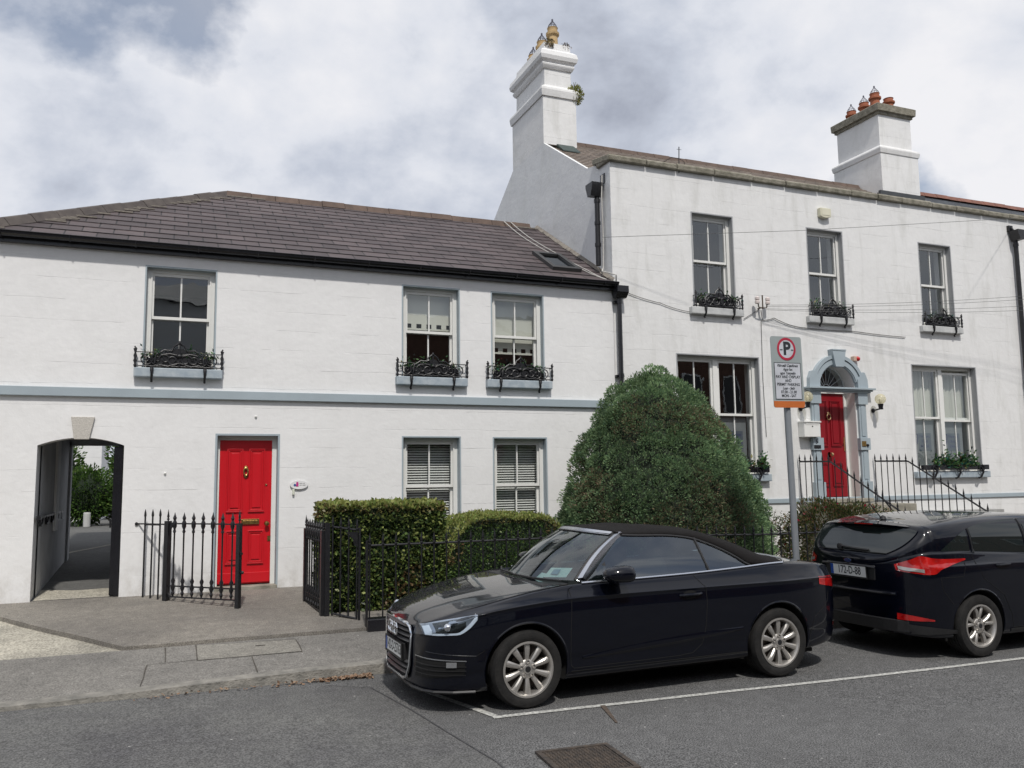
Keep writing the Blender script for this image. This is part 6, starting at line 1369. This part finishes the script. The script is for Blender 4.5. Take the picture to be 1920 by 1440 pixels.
# front end: grille, rings, plate, lamps, intakes
XF = -.004
gpoly = [(-.41, .60), (-.385, .655), (-.33, .68), (.33, .68), (.385, .655), (.41, .60), (.375, .34), (.315, .235), (.25, .215), (-.25, .215), (-.315, .235), (-.375, .34)]
def gx(y): return -.020 + .032 * (abs(y) / .41) ** 3          # plan bow of the nose
q = MB(); n_ = len(gpoly)
q.v = [(gx(y) - .006, y, z) for y, z in gpoly] + [(gx(0) + .0, 0, .45)]; q.f = [(i, (i + 1) % n_, n_) for i in range(n_)]; q.m = [0] * n_
q.build('grille', M['liner'], car)
MB().tube([(gx(y) - .014, y, z) for y, z in gpoly], .013, 6, closed=True).build('grille_surround', M['chrome'], car, smooth=True)
q = MB()
for z in (.262, .31, .355, .53, .573, .616, .655):
    hw = np.interp(z, [.215, .235, .34, .60, .655, .68], [.26, .315, .375, .41, .385, .33]) - .02
    pv = None
    for i in range(13):
        y = -hw + 2 * hw * i / 12; cur = (Vector((gx(y) - .024, y, z)), Vector((gx(y) - .004, y, z + .016)), Vector((gx(y) - .004, y, z - .010)))
        if pv: q.quad(pv[0], cur[0], cur[1], pv[1]); q.quad(pv[0], cur[0], cur[2], pv[2])
        pv = cur
q.build('grille_bar', pmat('grille_grey', (.05, .05, .052), .4, .1), car)
q = MB()
for i in range(4): y = .105 - i * .070; q.tube([(gx(y) - .034 - .003 * (i % 2), y + .048 * math.cos(R(a)), .603 + .048 * math.sin(R(a))) for a in range(0, 360, 15)], .0085, 6, closed=True)
q.build('ring_emblem', M['chrome'], car, smooth=True)
plate(car, (-.045, 0, .435), '142-D-25763', 'front')
MB().box(-.036, -.005, -.29, .29, .365, .505).build('plate_carrier', M['plastic'], car, bevel=.005)
for sd_ in (-1, 1):
    lz = [(.05, .622), (.12, .624), (.20, .628), (.28, .632), (.36, .675), (.44, .755)]; hz = [(.05, .690), (.12, .718), (.22, .746), (.31, .766), (.38, .781), (.44, .792)]
    us = fr_(.055, .435, 16); fl_ = lambda u: cr(u, lz); fh = lambda u: cr(u, hz)
    o = A.patch(us, fl_, fh, 5, sd_, .003).build('headlight', M['lampin'], car, smooth=True)
    A.patch(us, fl_, fh, 5, sd_, .016).build('lens', M['lampglass'], o, smooth=True)
    A.patch(fr_(.10, .43, 12), lambda u: fl_(u) + .002, lambda u: fl_(u) + .017 + max(0, u - .27) * .22, 2, sd_, .008).build('light_bar', M['drl'], o, smooth=True)
    A.patch(fr_(.06, .10, 3), lambda u: fl_(u) + .004, lambda u: fh(u) - .012, 2, sd_, .008).build('light_bar', M['drl'], o, smooth=True)
    A.patch(fr_(.12, .34, 8), lambda u: fl_(u) + .020, lambda u: fh(u) - .008, 3, sd_, .006).build('lamp_bowl', M['tglass'], o, smooth=True)
    c = A.pt(.20, .695, sd_, .012); MB().ball(c, .032, 14, 10).build('projector', M['chrome'], o, smooth=True)
    # intake with blades and fog lamp
    o = A.patch(fr_(.02, .33, 12), lambda u: .270 + u * .15, lambda u: .450 - u * .05, 4, sd_, .003).build('air_intake', M['liner'], car)
    for k, (z0, z1, m_) in enumerate(((.438, .446, 'alu'), (.385, .395, 'plastic'), (.345, .355, 'plastic'), (.305, .313, 'plastic'))):
        A.patch(fr_(.02, .34, 12), lambda u: z0 - u * .05 + k * .02 * u, lambda u: z1 - u * .05 + k * .02 * u, 1, sd_, .010).build('blade', M[m_], o)
    A.patch(fr_(.19, .265, 3), lambda u: .375, lambda u: .418, 2, sd_, .014).build('fog_lamp', M['chrome'], o, smooth=True)
    # tail lamp & side reflector
    A.patch(fr_(4.02, 4.385, 12), lambda u: .76 + (4.385 - u) * .18, lambda u: .885 + (4.385 - u) * .04, 4, sd_, .004).build('tail_light', M['redlamp'], car, smooth=True)
    A.patch(fr_(4.26, 4.36, 4), lambda u: .40, lambda u: .43, 2, sd_, .004).build('reflector', M['redlamp'], car, smooth=True)
    A.line([(3.86, .30), (3.93, .52), (4.06, .60), (4.14, .66), (4.16, .75)], .0028, sd_).build('bumper_gap', M['liner'], car)
q = MB(); q.v = [tuple(A.pt(u, .175, s_, .020)) for s_, rng in ((-1, [.42, .25, .12, .06, .02]), (1, [.02, .06, .12, .25, .42])) for u in rng]
q2 = MB(); q2.tube(q.v, .014, 6); q2.build('front_lip', M['plastic'], car)
A.line([(.06, .49), (.2, .475), (.42, .46)], .004, -1, .002).build('bumper_crease', M['paint'], car)
# bonnet shut line, wipers, cabin, permit
for sd_ in (-1, 1):
    P = [Vector((u, sd_ * (cr(u, W_) - .118 - .10 * max(0, .5 - u)), cr(u, ZE) + .0035 + .012 * max(0, .6 - u))) for u in fr_(.16, 1.30, 18)]
    MB().tube(P, .0035, 5).build('bonnet_gap', M['liner'], car)
MB().tube([(1.28, -.68, .995), (1.17, -.30, .990), (1.13, .05, .992)], .010, 5).tube([(1.14, .10, .995), (1.17, .45, .995), (1.27, .70, .998)], .010, 5).build('wiper', M['plastic'], car)
MB().box(1.10, 1.36, -.66, .66, .93, .968).build('scuttle', M['plastic'], car, bevel=.01)
q = MB().ball((1.58, 0, .90), 1, 20, 10, .30, .70, .09); q.build('dashboard', M['cabin'], car, smooth=True)
for y_ in (-.36, .36):
    for u_, h_ in ((2.35, 0), (3.0, -.03)):
        q = MB().ball((u_ + .05, y_, 1.0 + h_), 1, 14, 10, .10, .24, .20).ball((u_ + .10, y_, 1.22 + h_), 1, 12, 8, .055, .125, .085); q.build('seat', M['cabin'], car, smooth=True)
sw_ = (1.85, .36, 1.02); MB().tube([(sw_[0] + .09 * math.sin(R(a)) , sw_[1] + .18 * math.cos(R(a)), sw_[2] + .16 * math.sin(R(a))) for a in range(0, 360, 20)], .014, 6, closed=True).build('steering_wheel', M['cabin'], car)
pmt = pmat('pale_blue_permit', (.42, .66, .68), .5, 0, 60, col2=(.62, .80, .80)); a_, b_, c_, d_ = ws_pt(-.80, .10), ws_pt(-.50, .08), ws_pt(-.50, .24), ws_pt(-.80, .26); sh_ = Vector((.02, 0, -.02))
perm = MB().quad(a_ + sh_, b_ + sh_, c_ + sh_, d_ + sh_).build('windscreen_permit', pmt, car)
e1 = lambda s_, f: ws_pt(s_, f) + Vector((.015, 0, -.015)); MB().quad(e1(-.68, .13), e1(-.58, .13), e1(-.58, .21), e1(-.68, .215)).build('printed_patch', pmat('permit_print', (.16, .30, .42), .6), perm)
MB().quad(e1(-.45, .06) + sh_, e1(-.33, .06) + sh_, e1(-.36, .17) + sh_, e1(-.46, .16) + sh_).build('windscreen_permit', pmt, car)
car.rotation_euler[2] = R(0.5)
# ---------------------------------------------------------------- hatchback (u runs from its tail forwards)
car2 = thing('parked_car', (7.03, 7.40, 0), 'black five-door hatchback parked behind the convertible, red tail lights towards it', 'car', local=True)
W2_ = [(0, .32), (.012, .46), (.035, .58), (.075, .69), (.13, .765), (.21, .825), (.32, .867), (.47, .893), (.87, .908), (2.0, .91), (3.4, .905), (3.8, .87), (4.1, .77), (4.28, .62), (4.36, .45)]
B2 = [(0, .30), (.1, .24), (.5, .21), (1.2, .20), (3.2, .19), (4.0, .18), (4.36, .2)]
S2 = [(0, .86), (.05, .905), (.2, .935), (.5, .955), (1.0, .96), (2.0, .93), (3.0, .90), (3.6, .84), (4.1, .72), (4.36, .60)]
E2 = [(0, .94), (.05, 1.00), (.12, 1.045), (.3, 1.075), (.6, 1.075), (1.0, 1.055), (2.0, 1.0), (2.9, .975), (3.3, .95), (3.8, .86), (4.15, .76), (4.36, .64)]
R2 = [(0, .98), (.03, 1.03), (.08, 1.09), (.14, 1.15), (.20, 1.21), (.27, 1.285), (.31, 1.345), (.40, 1.362), (.65, 1.400), (1.1, 1.435), (1.6, 1.447), (2.1, 1.43), (2.5, 1.38), (2.8, 1.24), (3.1, 1.09), (3.3, 1.0), (3.8, .90), (4.2, .77), (4.36, .66)]
def sec_b(u):
    w, zb, zs, ze, zr = cr(u, W2_), cr(u, B2), cr(u, S2), cr(u, E2), cr(u, R2)
    h = max(.012, zr - ze); z2 = lambda f: zb + (zs - zb) * f; fl = .010 * (math.exp(-((u - .83) / .4) ** 2) + math.exp(-((u - 3.475) / .4) ** 2)); tk = .42 * h * (.8 if u > .35 else 1.0)
    bump_ = .035 * math.exp(-(u / .10) ** 2)       # bumper stands out at the tail
    yb = w - .045; g = min(1, max(0, (h - .02) / .2))
    return [(0, zb), (w * .55, zb), (w - .10, zb), (w - .04 + bump_, zb + .015), (w - .02 + bump_, z2(.15)), (w - .012 + bump_, z2(.28)), (w - .002 + bump_ * .6, z2(.42)), (w + fl, z2(.60)), (w + fl, z2(.80)), (w - .006 + fl, zs - .02), (w - .014, zs), (w - .032, zs + (ze - zs) * .5), (yb, ze - .006), (yb - .012, ze + .004), (yb - tk * .30, ze + h * .40), (yb - tk * .72, ze + h * .78), (yb - tk * .95 - .02 * g, ze + h * .90), ((yb - tk) * .86, ze + h * .965), ((yb - tk) * .5, zr - .002), (0, zr)]
Ub = sorted(set([round(x, 3) for x in list(np.linspace(0, .1, 14)) + list(np.linspace(.11, .45, 24)) + list(np.linspace(.48, 1.3, 22)) + list(np.linspace(1.35, 3.0, 24)) + list(np.linspace(3.05, 4.36, 30))]))
B = CarBody(Ub, sec_b)
body2 = B.mesh().build('body', [M['paint']], car2, smooth=True, sharp=60)
WH2 = ((.83, .325), (3.475, .325)); cuts = []
for u, z in WH2:
    for a, b in ((-1.1, -.62), (.62, 1.1)): c = MB(); c.lathe([(.365, a), (.365, b)], (u, 0, z), 56, 'y'); cuts.append(c)
cut(body2, cuts, M['liner'])
for u, z in WH2:
    for sd_ in (-1, 1): tyre_rim(car2, u, .318, sd_ * .895, .318, .212, sd_, 'pairs')
MB().box(.5, 3.9, -.74, .74, .165, .20).build('floor_pan', M['liner'], car2)
# rear window, spoiler, badge, lamps, lower bumper
q = MB(); nU = 12
for i in range(nU + 1):
    u = .045 + (.285 - .045) * i / nU; zt = cr(u, R2)
    ww = cr(u, W2_) - .045 - .42 * max(.012, zt - cr(u, E2)) - (.10 - .06 * i / nU)
    for j in range(-8, 9):
        f = j / 8; P_ = B.prof(u, 6); yy = abs(f) * ww; k_ = np.argmin(np.abs(P_[len(P_) // 2:, 0] - yy)) + len(P_) // 2; z_ = P_[k_, 1] if abs(f) > 0 else zt; q.v.append((u - .008, yy * (1 if f > 0 else -1), float(np.interp(yy, P_[::-1][:40, 0], P_[::-1][:40, 1])) + .006))
q.f = [(i * 17 + j, (i + 1) * 17 + j, (i + 1) * 17 + j + 1, i * 17 + j + 1) for i in range(nU) for j in range(16)]; q.m = [0] * len(q.f); rw = q.build('rear_window', M['tglass'], car2, smooth=True, sharp=80)
MB().tube([(.045, .20, 1.10), (.035, -.02, 1.085), (.045, -.22, 1.078)], .012, 6).lathe([(0, -.02), (.035, -.015), (.035, .01)], (.045, .20, 1.09), 12, 'x').build('rear_wiper', M['plastic'], rw, smooth=True)
q = MB(); sp = []
for i in range(17):
    y = -.60 + 1.2 * i / 16; e_ = abs(y) / .60; x0_ = .215 + .11 * e_ ** 3; z0_ = 1.352 - .030 * e_ ** 2; sp.append([(x0_, y, z0_ - .012), (x0_ - .006, y, z0_ + .004), (x0_ + .10, y, z0_ + .028 - .01 * e_), (x0_ + .22, y, z0_ + .026 - .012 * e_), (x0_ + .16, y, z0_ - .035)])
for a, b in zip(sp, sp[1:]):
    for k in range(5): q.quad(a[k], b[k], b[(k + 1) % 5], a[(k + 1) % 5])
q.quad(*sp[0][:4]); q.quad(*sp[-1][:4]); q.build('spoiler', M['paint'], car2, smooth=True, sharp=45)
MB().box(.205, .215, -.13, .13, 1.342, 1.352).build('brake_light', M['redlamp'], car2)
o = MB().prism([(-.055 * math.cos(R(a)), .024 * math.sin(R(a))) for a in range(0, 360, 15)], -.006, 0).build('oval_badge', M['chrome'], None); o.parent = car2; o.location = (-.022, .02, .955); o.rotation_euler = (0, 0, R(-90))
o2 = MB().prism([(-.048 * math.cos(R(a)), .019 * math.sin(R(a))) for a in range(0, 360, 15)], -.008, -.0061).build('badge_face', pmat('badge_blue', (.02, .04, .12), .3), None); o2.parent = o
o3 = text_obj('badge_script', 'Ford', M['chrome'], None, (0, -.0085, 0), .032, shear=.4, ext=.0005); o3.parent = o
o4 = text_obj('model_badge', 'Focus', M['chrome'], None, (-.004, .52, .70), .042, rot=(R(90), 0, R(-90)), ext=.002, shear=.15); o4.parent = car2
plate(car2, (-.016, .03, .845), '172-D-88', 'rear', tilt=R(-4))
MB().box(-.006, .02, -.34, .38, .765, .925).build('plate_recess', M['plastic'], car2, bevel=.012)
MB().tube([(-.016, -.36, .905), (-.022, 0, .918), (-.016, .42, .905)], .012, 6).build('tailgate_trim', M['paint'], car2)
for sd_ in (-1, 1):
    lz = [(.04, .900), (.07, .885), (.14, .872), (.22, .862), (.29, .868), (.35, .91), (.46, .945), (.70, 1.000)]; hz = [(.04, .955), (.07, .985), (.12, 1.015), (.19, 1.050), (.24, 1.038), (.30, 1.024), (.46, 1.014), (.70, 1.012)]
    o = B.patch(fr_(.041, .69, 30), lambda u: cr(u, lz), lambda u: cr(u, hz), 6, sd_, .006).build('tail_light', M['redlamp'], car2, smooth=True, sharp=80)
    B.patch(fr_(.05, .19, 8), lambda u: cr(u, lz) + .018, lambda u: cr(u, lz) + .052, 2, sd_, .011).build('reversing_lamp', pmat('clear_lamp', (.40, .38, .36), .12, .1, 20, metal=.5), o, smooth=True)
    B.patch(fr_(.03, .26, 8), lambda u: .400 - .02 * u, lambda u: .472 - .24 * u, 2, sd_, .008).build('reflector', M['redlamp'], car2, smooth=True)
    # side windows
    zlo = lambda u: cr(u, E2) + .014
    zhi = lambda u: cr(u, [(.40, 1.10), (.50, 1.16), (.65, 1.24), (.8, 1.305), (1.0, 1.352), (1.3, 1.385), (1.7, 1.398), (2.1, 1.38), (2.4, 1.315), (2.7, 1.19), (2.95, 1.03)])
    for a, b, nm in ((.42, .80, 'quarter_window'), (.86, 1.63, 'side_window'), (1.70, 2.80, 'side_window')):
        B.patch(fr_(a, b, 14), zlo, lambda u: max(zlo(u) + .004, zhi(u) - .008), 5, sd_, .004).build(nm, M['tglass'], car2, smooth=True, sharp=80)
    B.line([(.84, 1.06), (.84, 1.31)], .008, sd_, .006).build('window_divider', M['plastic'], car2); B.line([(1.665, 1.03), (1.665, 1.385)], .012, sd_, .004).build('door_pillar', M['plastic'], car2)
    q = B.line([(.80, 1.055), (.82, .95), (.90, .80), (1.18, .62), (1.30, .40), (1.32, .27)], .003, sd_); l2 = B.line([(1.665, 1.03), (1.67, .8), (1.66, .26)], .003, sd_); q.add(l2.v, l2.f); l2 = B.line([(1.32, .27), (2.75, .27), (2.86, .4), (2.90, .9)], .003, sd_); q.add(l2.v, l2.f); l2 = B.line([(.68, 1.0), (.62, .83), (.34, .83)], .0025, sd_); q.add(l2.v, l2.f); q.build('door_gap', M['liner'], car2)
    for u0 in (1.10, 2.2):
        q = MB(); q.tube([B.pt(u0, .925, sd_, 0), B.pt(u0 + .02, .927, sd_, .022), B.pt(u0 + .10, .93, sd_, .028), B.pt(u0 + .18, .932, sd_, .022), B.pt(u0 + .20, .932, sd_, 0)], .013, 8); q.build('door_handle', M['paint'], car2, smooth=True)
    B.patch(fr_(.02, .52, 12), lambda u: .262, lambda u: .40 - .14 * u - .03, 3, sd_, .007).build('lower_bumper', M['plastic'], car2, smooth=True)
    B.patch(fr_(1.28, 3.1, 12), lambda u: .205, lambda u: .262, 2, sd_, .006).build('sill_trim', M['plastic'], car2, smooth=True)
    B.line([(.34, .83), (.36, .70), (.42, .62), (.47, .56)], .0028, sd_).build('bumper_gap', M['liner'], car2)
    P = [B.pt(.83 + .368 * math.cos(R(a)), max(.21, .325 + .368 * math.sin(R(a))), sd_, -.006) for a in range(-12, 193, 6)]; MB().tube(P, .010, 6).build('arch_lip', M['paint'], car2, smooth=True)
    q = MB().ball((2.72, sd_ * .99, 1.05), 1, 14, 10, .10, .12, .075); q.tube([(2.75, sd_ * .86, 1.0), (2.74, sd_ * .93, 1.02)], .03, 8); q.build('door_mirror', M['paint'], car2, smooth=True)
q = MB().zprism([(.07, -.69), (.02, -.58), (-.012, -.42), (-.028, -.2), (-.032, 0), (-.028, .2), (-.012, .42), (.02, .58), (.07, .69)], .27, .395); q.build('lower_bumper', M['plastic'], car2, bevel=.01)
q = MB(); q.tube([(-.012, -.62, .66), (-.036, -.4, .655), (-.040, 0, .652), (-.036, .4, .655), (-.012, .62, .66)], .016, 8); q.build('bumper_edge', M['paint'], car2, smooth=True)
MB().tube([(.50, .02, 1.395), (.34, .02, 1.56)], .006, 5).lathe([(.04, 0), (.03, .03), (0, .045)], (.52, .02, 1.385), 10).build('roof_aerial', M['plastic'], car2, smooth=True)
MB().tube([(.018, -.5, 1.06), (.010, 0, 1.065), (.018, .5, 1.06)], .004, 5).build('tailgate_gap', M['liner'], car2)
